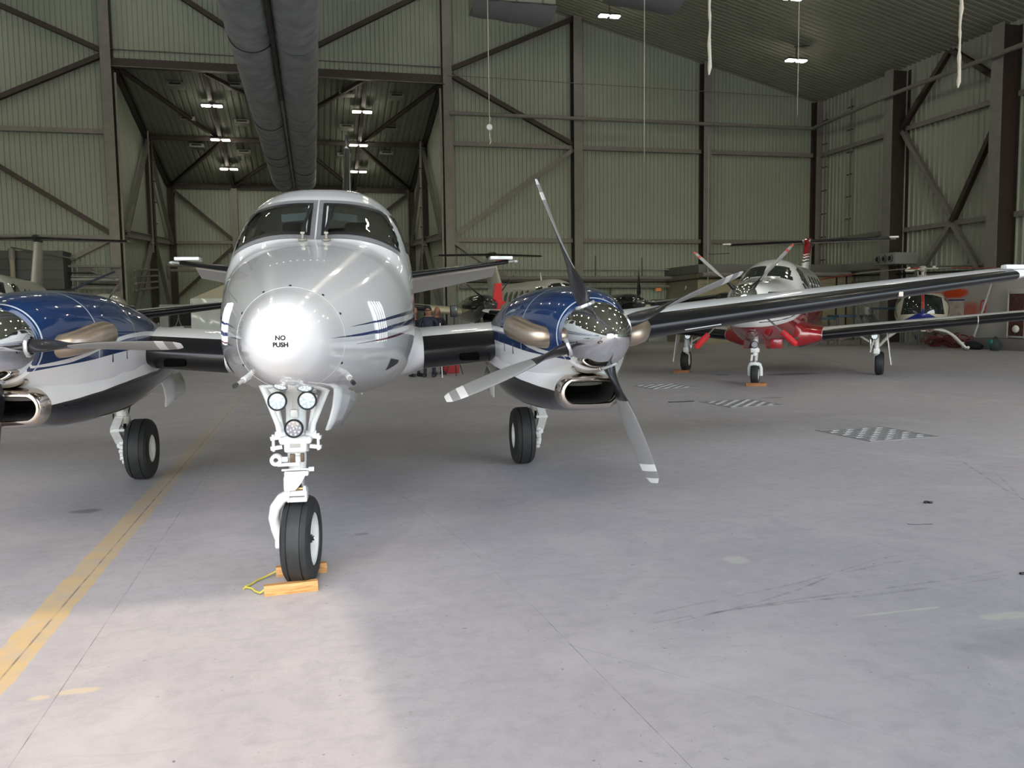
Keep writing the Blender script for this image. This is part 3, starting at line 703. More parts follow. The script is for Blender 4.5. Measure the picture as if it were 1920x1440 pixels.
# ------------------------------------------------------------------ 1. the big white and blue twin
def build_twin():
    root = thing('twin_turboprop_airplane', 'large white twin-propeller airplane with blue engine nacelles, parked nose-on nearest the camera', 'airplane', (-.077, 5.026, 0), R(-4.42))
    FP = fuselage_paint(); NP = nacelle_paint()
    # fuselage with window openings
    ys = [-1 + .5 * (i / 40) ** 2.3 for i in range(40)] + frange(-.5, 3.2, 150) + frange(3.25, 6, 55) + frange(6.2, 9.5, 22)
    n = 144; rings = body_rings(KA_FUS, ys, n)
    vs = [p for r in rings for p in r]; fs = []
    for i in range(len(rings) - 1):
        for j in range(n): k = (j + 1) % n; fs.append((i * n + j, i * n + k, (i + 1) * n + k, (i + 1) * n + j))
    bv = BVHTree.FromPolygons(vs, fs + [tuple(range(n))])
    # windshield outline in front view (x, z), one side; bottom edge and top edge as curves
    bot = lambda u, k=0.0: qbez((.030 + k, 2.195 + k), (.40, 2.245 + k), (.645 - k * .8, 2.075 + k * 1.3), u)
    top = lambda u, k=0.0: qbez((.030 + k, 2.515 - k), (.34, 2.52 - k), (.525 - k * .8, 2.46 - k), u)
    def pane_fn(sgn, k=0.0):
        def f(u, v):
            a, b = bot(u, k), top(u, k); x = lerp(a[0], b[0], v); z = lerp(a[1], b[1], v)
            if u > .5: x += .03 * math.sin(math.pi * v) * (u - .5) * 2
            return sgn * x, z
        return f
    def outline(k, m=24):
        f = pane_fn(1, k)
        return [f(i / m, 0) for i in range(m + 1)] + [f(1, i / m) for i in range(1, m + 1)] + [f(1 - i / m, 1) for i in range(1, m + 1)] + [f(0, 1 - i / m) for i in range(1, m)]
    hole = outline(.022)
    side_win = [(2.22, 2.44), (2.10, 2.30), (1.98, 2.13), (2.62, 2.13), (2.66, 2.36), (2.5, 2.45)]   # (y, z)
    def cut(c):
        if c.y < 2.6 and c.z > 2.05 and c.y < 2.25 and in_poly(abs(c.x), c.z, hole) and c.y > 1.2: return True
        if abs(c.x) > .5 and any((c.y - yw) ** 2 + (c.z - 2.2) ** 2 < .04 for yw in (3.2, 3.95, 4.7, 5.45)): return True
        return c.z > 2.05 and abs(c.x) > .4 and in_poly(c.y, c.z, side_win)
    fs2 = [f for f in fs if not cut(sum((vs[i] for i in f), Vector()) / 4)]
    MB().add(vs, fs2).add(rings[0], [tuple(range(n))]).build('fuselage', FP, root, 60)
    inner = body_rings([(r[0], r[1] - .035, r[2] - .035, r[3] + .035, *r[4:]) for r in KA_FUS if r[0] > .9], frange(1.05, 6, 60), 64)
    inner_v = [p for r in inner for p in r]; inner_f = []
    for i in range(len(inner) - 1):
        for j in range(64):
            q = (i * 64 + j, i * 64 + (j + 1) % 64, (i + 1) * 64 + (j + 1) % 64, (i + 1) * 64 + j)
            c = sum((inner_v[a] for a in q), Vector()) / 4
            
            if c.y < 2.2 and c.z > 2.02: continue
            if abs(c.x) > .5 and any((c.y - yw) ** 2 + (c.z - 2.2) ** 2 < .045 for yw in (3.2, 3.95, 4.7, 5.45)): continue
            if c.y < 2.75 and 2.08 < c.z < 2.47 and abs(c.x) > .4: continue
            inner_f.append(q)
    mb = MB().add(inner_v, inner_f)
    mb.slab([(-.70, 6.0, 1.0), (.70, 6.0, 1.0), (.70, 6.0, 2.65), (-.70, 6.0, 2.65)], .02, 0)
    mb.build('cabin_lining', [CREAM, DARK], root, 60)
    # instrument hood, seats, visors
    MB().loft([[Vector((x * w, y, z + dz)) for x, dz in ((-1, -.03), (-.6, .045), (-.1, .05), (.1, .05), (.6, .045), (1, -.03), (1, -.25), (-1, -.25))] for y, w, z in ((1.52, .58, 2.10), (1.7, .6, 2.12), (1.95, .62, 2.12), (2.0, .62, 2.08))], True, True, True).build('instrument_hood', BLACKM, root, 40)
    SEAT = mat('seat_leather', (.52, .51, .45), .7)
    for s in (-1, 1):
        o = MB().bbox((s * .27, 2.75, 2.0), (.36, .13, .62), .05).bbox((s * .27, 2.76, 2.36), (.22, .10, .17), .04).bbox((s * .27, 2.5, 1.72), (.38, .45, .12), .04)
        o.build('pilot_seat', SEAT, root)
        o = MB(); rows = [[Vector((s * lerp(.07, .30, u), 1.93 + .03 * v + .02 * u, lerp(2.44, 2.385, v) - .02 * u)) for u in (0, .5, 1)] for v in (0, 1)]
        o.loft(rows, False).build('sun_visor', mat('visor_tint', (.35, .42, .38), .3), root)
        fr = MB(); f0, f1 = pane_fn(s, -.024), pane_fn(s, .016)
        for e in range(4):
            def strip(u, v, e=e, f0=f0, f1=f1):
                a = {0: (u, 0), 1: (1, u), 2: (1 - u, 1), 3: (0, 1 - u)}[e]
                p, q = f0(*a), f1(*a); return lerp(p[0], q[0], v), lerp(p[1], q[1], v)
            fr.loft(surf_grid(bv, strip, 24, 2, .004), False)
        fr.build('windshield_frame', FRAMEG, root, 40)
        gk = MB(); g0, g1 = pane_fn(s, .010), pane_fn(s, .036)
        for e in range(4):
            def strip2(u, v, e=e, f0=g0, f1=g1):
                a = {0: (u, 0), 1: (1, u), 2: (1 - u, 1), 3: (0, 1 - u)}[e]
                p, q = f0(*a), f1(*a); return lerp(p[0], q[0], v), lerp(p[1], q[1], v)
            gk.loft(surf_grid(bv, strip2, 24, 2, .006), False)
        gk.build('window_gasket', GASKET, root, 40)
        MB().loft(surf_grid(bv, pane_fn(s, .02), 24, 14, -.002), False).build('windshield_pane', GLASS, root, 60)
        # side window
        sw = [(a, b) for a, b in side_win]; cy = sum(p[0] for p in sw) / 6; cz = sum(p[1] for p in sw) / 6
        def swf(k):
            return lambda u, v: ((lambda i, fr_: (lerp(lerp(sw[i % 6][0], sw[(i + 1) % 6][0], fr_), cy, lerp(k[0], k[1], v)), lerp(lerp(sw[i % 6][1], sw[(i + 1) % 6][1], fr_), cz, lerp(k[0], k[1], v))))(int(u * 5.999), u * 6 - int(u * 5.999)))
        MB().loft(surf_side(bv, swf((-.08, .10)), 60, 2, .004, s), False).build('side_window_frame', GASKET, root, 40)
        MB().loft(surf_side(bv, swf((.05, .98)), 60, 6, -.003, s), False).build('side_window', GLASS, root, 60)
        # wiper: pivot post on the cowl below the pane, arm up the glass
        px = s * .085
        wp = MB().lathe([(.034, 0), (.032, .008), (.014, .012)], (px, 1.33, 2.168), (0, -.25, 1), 16)
        wp.cyl((px, 1.33, 2.168), (px, 1.345, 2.215), .010, n=10).box((px, 1.34, 2.22), (.030, .014, .014))
        wp.build('wiper_pivot', mat('wiper_metal', (.30, .28, .22), .5, metal=.3), root)
        wa = MB().tube([(px, 1.345, 2.225), (px + .012, 1.46, 2.30), (px + .02, 1.72, 2.44)], .007, 6)
        wa.beam((px - .004, 1.39, 2.245), (px + .036, 1.83, 2.485), .016, .02)
        wa.build('wiper_arm', GASKET, root)
        # avionics bay louvres low on the nose side: five upright ribs
        lv = MB()
        for k in range(5):
            y0 = .115 + k * .052
            path = []
            for q in range(9):
                z = lerp(1.70, 1.45, q / 8); h = bv.ray_cast(Vector((s * 3, y0 + .02 * (q / 8), z)), Vector((-s, 0, 0))); path.append(h[0] + Vector((s * .003, -.004, 0)))
            lv.tube(path, [.003] + [.0095] * 7 + [.003], 8)
        lv.build('nose_louvre', FP, root, 50)
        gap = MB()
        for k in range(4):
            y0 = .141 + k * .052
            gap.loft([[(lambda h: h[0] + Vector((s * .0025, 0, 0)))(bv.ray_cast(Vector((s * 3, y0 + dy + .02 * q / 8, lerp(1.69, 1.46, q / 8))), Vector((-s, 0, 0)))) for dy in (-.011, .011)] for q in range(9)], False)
        gap.build('louvre_slot', mat('slot_shadow', (.10, .075, .06), .7), root)  # dark strips on uncut skin colour in the shade between the ribs
        # pitot tube under the nose
        pt = MB().bbox((s * .245, -.17, 1.315), (.03, .07, .05), .012)
        pt.tube([(s * .245, -.17, 1.312), (s * .262, -.20, 1.29), (s * .285, -.30, 1.272)], [.016, .017, .0165], 12)
        pt.build('pitot_mast', GEARW, root)
        MB().cyl((s * .285, -.30, 1.272), (s * .305, -.40, 1.256), .0125, .0115, 12).build('pitot_tube', STEEL, root)
        MB().cyl((s * .3045, -.398, 1.2565), (s * .311, -.43, 1.251), .0135, .0125, 12).build('pitot_tip', BLACKM, root)
        # air scoop slot behind the louvres
        MB().loft(surf_side(bv, lambda u, v: (lerp(.60, .93, u) + .05 * v * (1 - u), lerp(1.325 - .03 * u, 1.25 - .03 * (1 - u) + .02, v)), 8, 3, .003, s), False).build('cooling_slot', mat('slot_dark', (.03, .032, .035), .6), root)
    # radome seam with its screws, and the placard
    sm = MB(); sm.tube([p + (p - Vector((0, -.52, 1.49))).normalized() * -.0004 for p in super_ring(-.5, *interp(KA_FUS, -.5), n=72)] , .0016, 5, caps=False)
    sm.build('radome_seam', mat('seam_bright', (.62, .62, .62), .7), root)
    sc_ = MB()
    for a in (28, 55, 90, 118, 150, 208, 332):
        p = super_ring(-.47, *interp(KA_FUS, -.47), n=360)[a]; q = (p - Vector((0, -.2, 1.49))).normalized()
        sc_.cyl(p - q * .004, p + q * .003, .0075, n=8)
    sc_.build('radome_screw', BLACKM, root)['kind'] = 'stuff'
    for (x0, y0, x1, y1, k) in ((.36, .42, .50, 1.02, 7), (-.2, .35, .12, .42, 9)):
        d_ = MB()
        for i in range(k):
            x, y = lerp(x0, x1, i / (k - 1)), lerp(y0, y1, i / (k - 1))
            h = bv.ray_cast(Vector((x, y, 5)), Vector((0, 0, -1))); d_.cyl(h[0] - h[1] * .003, h[0] + h[1] * .002, .006, n=6)
        d_.build('panel_fastener', GREYP, root)['kind'] = 'stuff'
    for k, (txt, z) in enumerate((('NO', 1.512), ('PUSH', 1.480))):
        c = bpy.data.curves.new('placard_text', 'FONT'); c.body = txt; c.size = .030; c.align_x = 'CENTER'; c.extrude = .0004; c.offset = .0011
        o = text_mesh('placard_text', c, mat('placard_ink', (.03, .03, .035), .8), root)
        bm = bmesh.new(); bm.from_mesh(o.data); bmesh.ops.triangulate(bm, faces=bm.faces); bmesh.ops.subdivide_edges(bm, edges=bm.edges[:], cuts=3, use_grid_fill=True); bm.to_mesh(o.data); bm.free()
        for v in o.data.vertices:      # lay the lettering on the curved nose cap
            x_, z_, d_ = v.co.x, v.co.y + z - .004, v.co.z; h = bv.ray_cast(Vector((x_, -3, z_)), Vector((0, 1, 0))); v.co = (x_, h[0].y - .003 - abs(d_), z_)
    # belly drains
    dr = MB()
    for x, y in ((.2, 1.1), (.26, 1.25), (.30, 1.7)): dr.cyl((x, y, 1.03), (x, y + .01, .985), .008, n=8)
    dr.build('drain_tube', GEARW, root)
    # wings
    ST = [(.45, 2.14, 1.255, 2.25, .165), (.8, 2.18, 1.262, 2.22, .165), (1.5, 2.22, 1.315, 2.18, .16), (1.95, 2.26, 1.37, 2.12, .16), (2.86, 2.36, 1.45, 1.92, .155), (5.05, 2.62, 1.705, 1.5, .145), (7.1, 2.88, 1.935, 1.12, .125), (7.42, 2.98, 1.975, .98, .11), (7.56, 3.12, 1.995, .78, .09)]
    UND = mat('wing_white', (.83, .835, .83), .3, coat=.6)
    for s in (-1, 1):
        nm = 'wing'
        wing(root, nm, ST, s, UND, 26)
        boot(root, sub_span(ST, .825, 1.52), s, .105); boot(root, sub_span(ST, 2.40, 7.1), s, .10)
        # root fairing
        rr = [[Vector((s * (.66 + .2 * f * (1 if 0 < 1 else 0)), y, 1.27 + dz)) for dz in (0,)] for f, y, dz in ((0, 0, 0),)]
        fb = MB(); ringsF = []
        for x, g in ((.60, .07), (.70, .05), (.765, .026), (.80, .010), (.822, .002)):
            row = interp(ST, x); ringsF.append([Vector((s * x, p.y, p.z)) for p in wing_rings([(x, *row)], 1, 20, g, .45)[0]])
        fb.loft(ringsF, False).build('wing_root_fairing', WHITE, root, 50)
        iy = interp(ST, 1.22)
        MB().bbox((s * 1.22, iy[0] + .012, iy[1] - .05), (.17, .07, .06), .012).build('cooler_inlet', mat('inlet_shade_black', (.002, .002, .002), .8, spec=.05), root)  # raised box, its black stands in for the shade of a recess
        st = MB(); P = [(3.22, .006), (3.52, .006)]
        st.beam((s * 3.25, interp(ST, 3.25)[0] - .004, interp(ST, 3.25)[1] - .055), (s * 3.62, interp(ST, 3.62)[0] - .004, interp(ST, 3.62)[1] - .052), .012, .008)
        st.build('stall_strip', mat('strip_grey', (.5, .51, .53), .4), root)
        MB().bbox((s * 5.62, interp(ST, 5.62)[0] + .008, interp(ST, 5.62)[1] - .02), (.05, .02, .05), .006).build('boot_patch', mat('patch_cream', (.62, .56, .48), .6), root)
        tp = MB().tube([(s * 7.54, 3.10, 1.995), (s * 7.60, 3.06, 2.0), (s * 7.63, 3.14, 2.005)], [.03, .035, .01], 10); tp.bbox((s * 7.2, 3.02, 2.03), (.36, .10, .05), .02)
        tp.build('wingtip_light', mat('tip_white', (.8, .81, .82), .25, coat=.6), root)
    # tail
    upright_wing(root, 'tail_fin', [(2.3, 6.1, 3.0, .055), (2.62, 6.75, 2.45, .06), (3.3, 7.62, 1.85, .075), (4.22, 8.55, 1.2, .085), (4.27, 8.68, 1.0, .05)], WHITE)
    bf = MB().loft([[Vector((s2 * pz * c * 1.02, yl - .01 + px * c, z)) for px, pz in airfoil(16, t, 0) if px < .1 for s2 in (1,)] for z, yl, c, t in [(2.75, 6.9, 2.36, .065), (3.3, 7.62, 1.85, .08), (4.2, 8.53, 1.22, .09)]], False)
    bf.build('fin_deice_boot', BOOT, root, 50)
    fa = MB().tube([(0, 8.62, 4.26), (0, 8.60, 4.34), (0, 8.62, 4.42)], [.03, .02, .012], 8); fa.build('fin_beacon', BLACKM, root)
    HS = [(.0, 7.55, 2.06, 1.55, .09), (.3, 7.6, 2.10, 1.5, .09), (2.45, 8.22, 2.405, .86, .085), (2.6, 8.32, 2.425, .70, .06)]
    for s in (-1, 1):
        wing(root, 'tailplane', [(a_, b_, c_, d_ * .70, e_ * 1.3) for a_, b_, c_, d_, e_ in HS], s, mat('tail_grey_white', (.62, .62, .61), .35, coat=.4), 16); boot(root, sub_span([(a_, b_, c_, d_ * .70, e_ * 1.3) for a_, b_, c_, d_, e_ in HS], .3, 2.5), s, .16)
        el = []
        for x in (.22, .8, 1.6, 2.36):
            yl, zl, c_, t_ = interp(HS, x); y0, z0 = yl + .60 * c_, zl; L2 = .46 * c_; a = R(24); cy_, cz_ = math.cos(a), -math.sin(a); th = .045 * c_
            el.append([Vector((s * x, y0 - .02, z0 + th)), Vector((s * x, y0 + L2 * cy_ * .5, z0 + L2 * cz_ * .5 + th * .7)), Vector((s * x, y0 + L2 * cy_, z0 + L2 * cz_ + .004)), Vector((s * x, y0 + L2 * cy_, z0 + L2 * cz_ - .004)), Vector((s * x, y0 + L2 * cy_ * .5, z0 + L2 * cz_ * .5 - th * .7)), Vector((s * x, y0 - .02, z0 - th))])
        MB().loft(el, True, True, True).build('elevator', mat('tail_grey_white', (.62, .62, .61), .35, coat=.4), root, 40)
        tb = [[p + (q - p) * f for p, q in ((r[5], r[3]),)][0] for r in el[:3] for f in (1,)]
        MB().loft([[r[3], r[3] + Vector((0, .09, -.045)), r[3] + Vector((0, .09, -.049)), r[4] * .1 + r[3] * .9] for r in (el[0], el[1])], True, True, True).build('trim_tab', WHITE, root, 40)
        hb = MB().bbox((s * 2.38, 8.32, 2.475), (.36, .30, .055), .012); hb.build('elevator_horn', WHITE, root)
        MB().sphere((s * 2.63, 8.38, 2.425), (.05, .1, .03), 10, 6).build('tailplane_tip', WHITE, root)
    # engines
    for s in (-1, 1):
        xc = s * 1.945
        nys = frange(.745, 1.3, 30) + frange(1.34, 5.2, 60)
        MB().loft(body_rings(KA_NAC, nys, 80, xc), True, True, True).build('engine_nacelle', NP, root, 50)
        def stad(y, w, h, zc, n=56, x0=0.0):
            out = []
            for j in range(n):
                a = 2 * math.pi * j / n; c, q = math.cos(a), math.sin(a); out.append(Vector((xc + x0 + math.copysign(w - h, c) * min(1, abs(c) * 3) + h * c, y, zc + h * q)))
            return out
        sx = -.02 * s
        MB().loft([stad(y, w, h, z, x0=sx) for y, w, h, z in ((.80, .232, .122, 1.045), (.88, .238, .128, 1.045), (1.0, .265, .145, 1.04), (1.15, .315, .175, 1.045), (1.4, .395, .215, 1.075), (1.7, .462, .248, 1.105), (2.1, .495, .265, 1.125), (2.5, .495, .255, 1.15), (3.0, .47, .215, 1.18), (3.6, .43, .15, 1.2), (4.2, .33, .09, 1.21))], True, False, False).build('intake_scoop', NP, root, 50)
        lp = [(.90, .205, .095), (.78, .185, .077), (.735, .183, .075), (.722, .190, .082), (.722, .205, .096), (.74, .224, .114), (.78, .236, .126), (.84, .241, .131)]
        MB().loft([stad(y, w, h, 1.045, x0=sx) for y, w, h in lp]).build('intake_lip', LIPM, root, 60)
        MB().loft([stad(y, w, h, z, x0=sx) for y, w, h, z in ((.80, .195, .085, 1.045), (1.1, .19, .08, 1.05), (1.45, .17, .06, 1.07), (1.46, .01, .005, 1.07))]).build('intake_duct', mat('duct_dark', (.05, .05, .048), .5, metal=.4), root, 60)
        # small chin inlet under the spinner
        MB().loft([[Vector((xc - .02 * s + w * math.cos(a), y, 1.235 + h * math.sin(a))) for a in [math.pi + math.pi * k / 16 for k in range(17)]] for y, w, h in ((.95, .09, .035), (.77, .108, .045), (.755, .118, .054), (.79, .125, .06), (1.0, .15, .07))], False).build('chin_inlet_lip', LIPM, root, 50)
        # exhaust stacks, both sides
        for e in (-1, 1):
            P = [(xc + e * .18, 1.0, 1.43), (xc + e * .26, .93, 1.43), (xc + e * .34, .92, 1.44), (xc + e * .41, .985, 1.46), (xc + e * .45, 1.09, 1.485), (xc + e * .465, 1.20, 1.50), (xc + e * .47, 1.31, 1.505)]
            ex = MB().tube(P, [.076, .078, .080, .084, .088, .090, .090], 22, caps=False); ex.tube(P[2:], [.074, .078, .082, .085, .085], 22, 1, caps=False)
            ex.build('exhaust_stack', [EXH, DARK], root, 50)
            MB().lathe([(.08, -.04), (.098, 0), (.094, .02), (.08, .03)], (xc + e * .262, .955, 1.43), (e, -.75, 0), 22).build('exhaust_collar', DARK, root)
        for yv, zv in ((1.52, 1.335), (1.76, 1.345)):
            w_ = interp(KA_NAC, yv)[0]; MB().bbox((xc - s * (w_ - .004), yv, zv), (.012, .012, .085), .003).build('vent_slit', mat('slot_dark', (.03, .032, .035), .6), root)
        lt = MB().bbox((xc - .347, .88, 1.42), (.012, .02, .035), .004); lt.build('cowl_latch', STEEL, root)
        # propeller
        hub = Vector((xc, .70, 1.455))
        sp = MB().lathe([(.12, .06), (.236, .055), (.238, .03), (.232, -.08), (.214, -.18), (.183, -.28), (.14, -.37), (.092, -.44), (.05, -.485), (.018, -.508), (.001, -.513)], hub, (0, 1, 0), 64)
        spo = sp.build('propeller_spinner', CHROME, root, 60)
        bms = [mat('blade_black', (.016, .016, .018), .35, coat=.2), mat('blade_grey', (.36, .36, .35), .38, metal=.3), mat('blade_white', (.78, .78, .76), .35)]
        base = blade_mesh(1.0)
        ph0 = 111.5 if s > 0 else 89
        first = None
        for k in range(4):
            ph = ph0 + 90 * k
            if first is None: b = first = base.build('propeller_blade', bms, spo, 40)
            else: b = first.copy(); COL.objects.link(b); b.parent = spo
            b.location = hub + Vector((0, -.06, 0)); b.rotation_euler = (0, R(90 - ph), 0)
        for k in range(4):
            ph = R(ph0 + 90 * k); d = Vector((math.cos(ph), 0, math.sin(ph))); MB().lathe([(.074, .19), (.078, .215), (.070, .236), (.058, .238)], hub + Vector((0, -.06, 0)), d, 22).build('blade_cuff', mat('cuff_bright', (.75, .76, .78), .2, metal=.8), spo, 40)
        # main gear
        g = part('main_gear', root)
        sx = s * 1.935; gy = 3.75; out = s * .17
        w = part('wheel_assembly', g) if False else g
        tm = bpy.data.objects.new('wheel_group', None) if False else None
        wl = part('main_wheel', root, (sx, gy, .303), (0, 0, math.pi if s > 0 else 0))
        tyre_parts(wl, .303, .225, .135)
        m = MB(); ox = sx + out
        m.cyl((ox, gy, 1.15), (ox, gy, .62), .062, n=18).cyl((ox, gy, .64), (ox, gy, .57), .078, n=18)
        m.beam((ox, gy + .02, .92), (ox + s * .18, gy + .35, 1.12), .05, .05).beam((ox - s * .02, gy, .86), (ox - s * .22, gy + .05, 1.10), .04, .04)
        m.bbox((ox, gy + .01, .88), (.16, .13, .09), .02).bbox((ox, gy - .06, .72), (.09, .07, .06), .012).loft([[Vector((ox + a_ * w_, gy, z_)) + Vector((0, b_ * .03, 0)) for a_, b_ in ((-1, -1), (1, -1), (1, 1), (-1, 1))] for w_, z_ in ((.13, 1.12), (.07, .95))], True, True, True)
        m.build('gear_strut', GEARW, g)
        MB().cyl((ox, gy, .60), (ox, gy, .44), .036, n=16).build('oleo_piston', STEEL, g)
        m = MB().bbox((ox, gy, .40), (.10, .15, .16), .02).cyl((sx, gy, .303), (ox + s * .03, gy, .303), .04, n=14).bbox((ox - s * .01, gy, .30), (.08, .13, .16), .02)
        m.beam((ox + s * .01, gy - .05, .63), (ox + s * .02, gy - .19, .52), .085, .035).beam((ox + s * .02, gy - .19, .52), (ox + s * .01, gy - .06, .38), .085, .035)
        m.cyl((ox - .05, gy - .19, .52), (ox + .07, gy - .19, .52), .014, n=8)
        m.build('torque_link', GEARW, g)
        m = MB()
        m.cyl((sx + s * .112, gy, .303), (sx + s * .16, gy, .303), .105, n=24)
        for k in range(10):
            a = k * math.pi / 5; m.bbox((sx + s * .155, gy + .125 * math.cos(a), .303 + .125 * math.sin(a)), (.05, .04, .035), .006)
        m.build('brake_disc', mat('brake_metal', (.62, .62, .60), .4, metal=.2), g)
        m = MB().tube([(ox + s * .03, gy - .03, .95), (ox + s * .07, gy - .07, .8), (ox + s * .06, gy - .06, .6), (ox + s * .05, gy - .05, .42), (sx + s * .14, gy - .05, .36)], .009, 6)
        m.tube([(ox - s * .04, gy + .03, .92), (ox - s * .10, gy - .04, .78), (ox - s * .05, gy + .02, .64)], .007, 6)
        m.build('brake_hose', BLACKM, g)
        for e in (-1, 1):
            d = MB(); x0 = xc + e * .33
            d.loft([[Vector((x0 + e * (.0 + .07 * u - .03 * u * u), lerp(3.25, 4.05, v) + .06 * math.sin(3 * u), 1.04 - .27 * u * (1 - .25 * v * u))) for u in (0, .35, .7, 1)] for v in (0, .5, 1)], False)
            so = d.build('gear_door', WHITE, root, 50); sm_ = so.modifiers.new('thickness', 'SOLIDIFY'); sm_.thickness = .015
    # nose gear
    g = part('nose_gear', root, (-.045, 0, 0))
    m = MB().cyl((0, .10, 1.26), (0, .02, .92), .062, .060, 22).cyl((0, .02, .93), (0, .01, .82), .072, n=22).cyl((0, .012, .845), (0, .01, .80), .055, n=22)
    m.bbox((0, .0, .895), (.19, .15, .05), .02).bbox((0, -.055, .875), (.13, .05, .10), .015)
    for s in (-1, 1):
        m.beam((s * .09, -.02, .915), (s * .145, -.03, .905), .03, .022).beam((s * .08, -.02, .855), (s * .145, -.03, .848), .03, .022)
        m.cyl((s * .128, -.03, .93), (s * .128, -.03, .83), .009, n=8)
    m.build('oleo_housing', GEARW, g, 35)
    MB().box((0, -.083, .868), (.06, .004, .022)).build('data_plate', mat('plate_metal', (.38, .37, .35), .4, metal=.6), g)
    for s in (-1, 1):
        m = MB().tube([(s * .205, .10, 1.245), (s * .165, .06, 1.15), (s * .10, .0, .985), (s * .088, -.01, .93)], [.026, .022, .019, .022], 12)
        m.slab([(s * .22, .07, 1.275), (s * .11, .05, 1.215), (s * .14, .05, 1.17)], .025)
        m.tube([(s * .115, .03, 1.15), (s * .075, .0, .92)], .014, 10)
        m.cyl((s * .088 - .03, -.01, .92), (s * .088 + .03, -.01, .92), .026, n=12)
        m.build('drag_brace', GEARW, g, 40)
        m = MB().tube([(s * .09, .02, 1.19), (s * .085, -.04, 1.165), (s * .082, -.09, 1.15)], .012, 8).bbox((s * .105, -.02, 1.185), (.05, .04, .03), .008)
        m.build('lamp_bracket', GEARW, g)
        lamp_unit(g, (s * .083, -.145, 1.135), .050, 'landing_light', True)
        MB().cyl((s * .128, -.03, .925), (s * .128, -.03, .84), .006, n=8).build('brass_pin', BRASS, g)
    lamp_unit(g, (0, -.115, .972), .050, 'taxi_light', False)
    m = MB().bbox((0, -.07, .972), (.06, .06, .04), .01).bbox((0, -.072, 1.055), (.045, .02, .05), .008); m.build('lamp_bracket', GEARW, g)
    # steering arm with roller on the left
    m = MB().lathe([(.014, -.02), (.034, -.02), (.036, .02), (.014, .02)], (-.112, -.06, .785), (0, 1, 0), 20).beam((-.105, -.06, .757), (.02, -.05, .757), .04, .018).bbox((-.07, -.05, .785), (.05, .03, .03), .006)
    m.build('steering_arm', GEARW, g, 35)
    m = MB().bbox((-.02, -.03, .79), (.03, .05, .05), .004).bbox((.035, -.03, .79), (.02, .05, .05), .004); m.build('steering_fitting', mat('bronze_parts', (.13, .085, .05), .5, metal=.3), g)
    MB().cyl((-.085, -.045, .72), (.09, -.045, .72), .007, n=8).cyl((.07, -.045, .72), (.10, -.045, .72), .014, n=8).build('link_bolt', GEARW, g)
    m = MB().cyl((0, .01, .80), (0, .01, .70), .056, .05, 20); m.bbox((0, -.03, .70), (.14, .10, .03), .01)
    m.loft([[Vector((x * w - .012 * k, -.075 - .015 * k, z)) for x in (-1, 1)] + [Vector((x * w - .012 * k, -.04 - .015 * k, z)) for x in (1, -1)] for k, (w, z) in enumerate(((.060, .715), (.058, .68), (.045, .64), (.030, .612)))], True, True, True)
    m.build('upper_torque_link', GEARW, g, 35)
    MB().cyl((.012, .015, .74), (.012, .015, .58), .032, n=20).build('chrome_piston', STEEL, g)
    m = MB().cyl((-.065, -.07, .612), (.035, -.07, .612), .010, n=8); m.build('link_pin', BRASS, g)
    m = MB().bbox((.0, -.02, .585), (.115, .12, .035), .01).bbox((.0, -.02, .545), (.105, .10, .03), .008)
    for s in (-1, 1): m.bbox((s * .045, -.06, .60), (.018, .05, .05), .005).bbox((s * .05, -.03, .565), (.014, .11, .06), .004)
    m.build('fork_crown', GEARW, g, 35)
    P = [(-.04, .0, .572), (-.095, .0, .545), (-.135, .02, .49), (-.15, .05, .42), (-.142, .08, .34), (-.125, .10, .27)]
    rings = []
    for i, p in enumerate(P):
        d = (Vector(P[min(i + 1, 5)]) - Vector(P[max(i - 1, 0)])).normalized(); u = Vector((0, 1, 0)); s_ = d.cross(u).normalized(); h = (.030, .032, .033, .032, .030, .028)[i]; w = (.045, .045, .05, .05, .045, .04)[i]
        rings.append([Vector(p) + s_ * h * math.copysign(abs(math.cos(a)) ** .6, math.cos(a)) + u * w * math.copysign(abs(math.sin(a)) ** .6, math.sin(a)) for a in [2 * math.pi * k / 16 for k in range(16)]])
    m = MB().loft(rings, True, True, True).bbox((-.13, .10, .25), (.05, .07, .06), .012); m.build('trailing_fork', GEARW, g, 45)
    MB().cyl((-.14, .10, .265), (.075, .11, .265), .018, n=12).build('axle', STEEL, g)
    wl = part('nose_wheel', root, (-.045, .105, .266), (0, 0, R(-6)))
    tyre_parts(wl, .266, .178, .155)
    MB().cyl((.02, 0, 0), (.062, 0, 0), .026, n=6).cyl((.05, 0, 0), (.075, 0, 0), .012, n=8).build('axle_nut', mat('nut_dark', (.06, .05, .045), .4, metal=.7), wl)
    for s in (-1, 1):
        d = MB(); d.loft([[Vector((s * (lerp(lerp(.175, .285, v), lerp(.118, .178, v), u) + .018 * math.sin(math.pi * u)), lerp(.06, .62, v), lerp(lerp(1.225, 1.095, v), lerp(.935, .895, v), u))) for u in (0, .25, .5, .75, 1)] for v in (0, .33, .66, 1)], False)
        so = d.build('nose_gear_door', WHITE, root, 50); sm_ = so.modifiers.new('thickness', 'SOLIDIFY'); sm_.thickness = .014
    return root
build_twin()

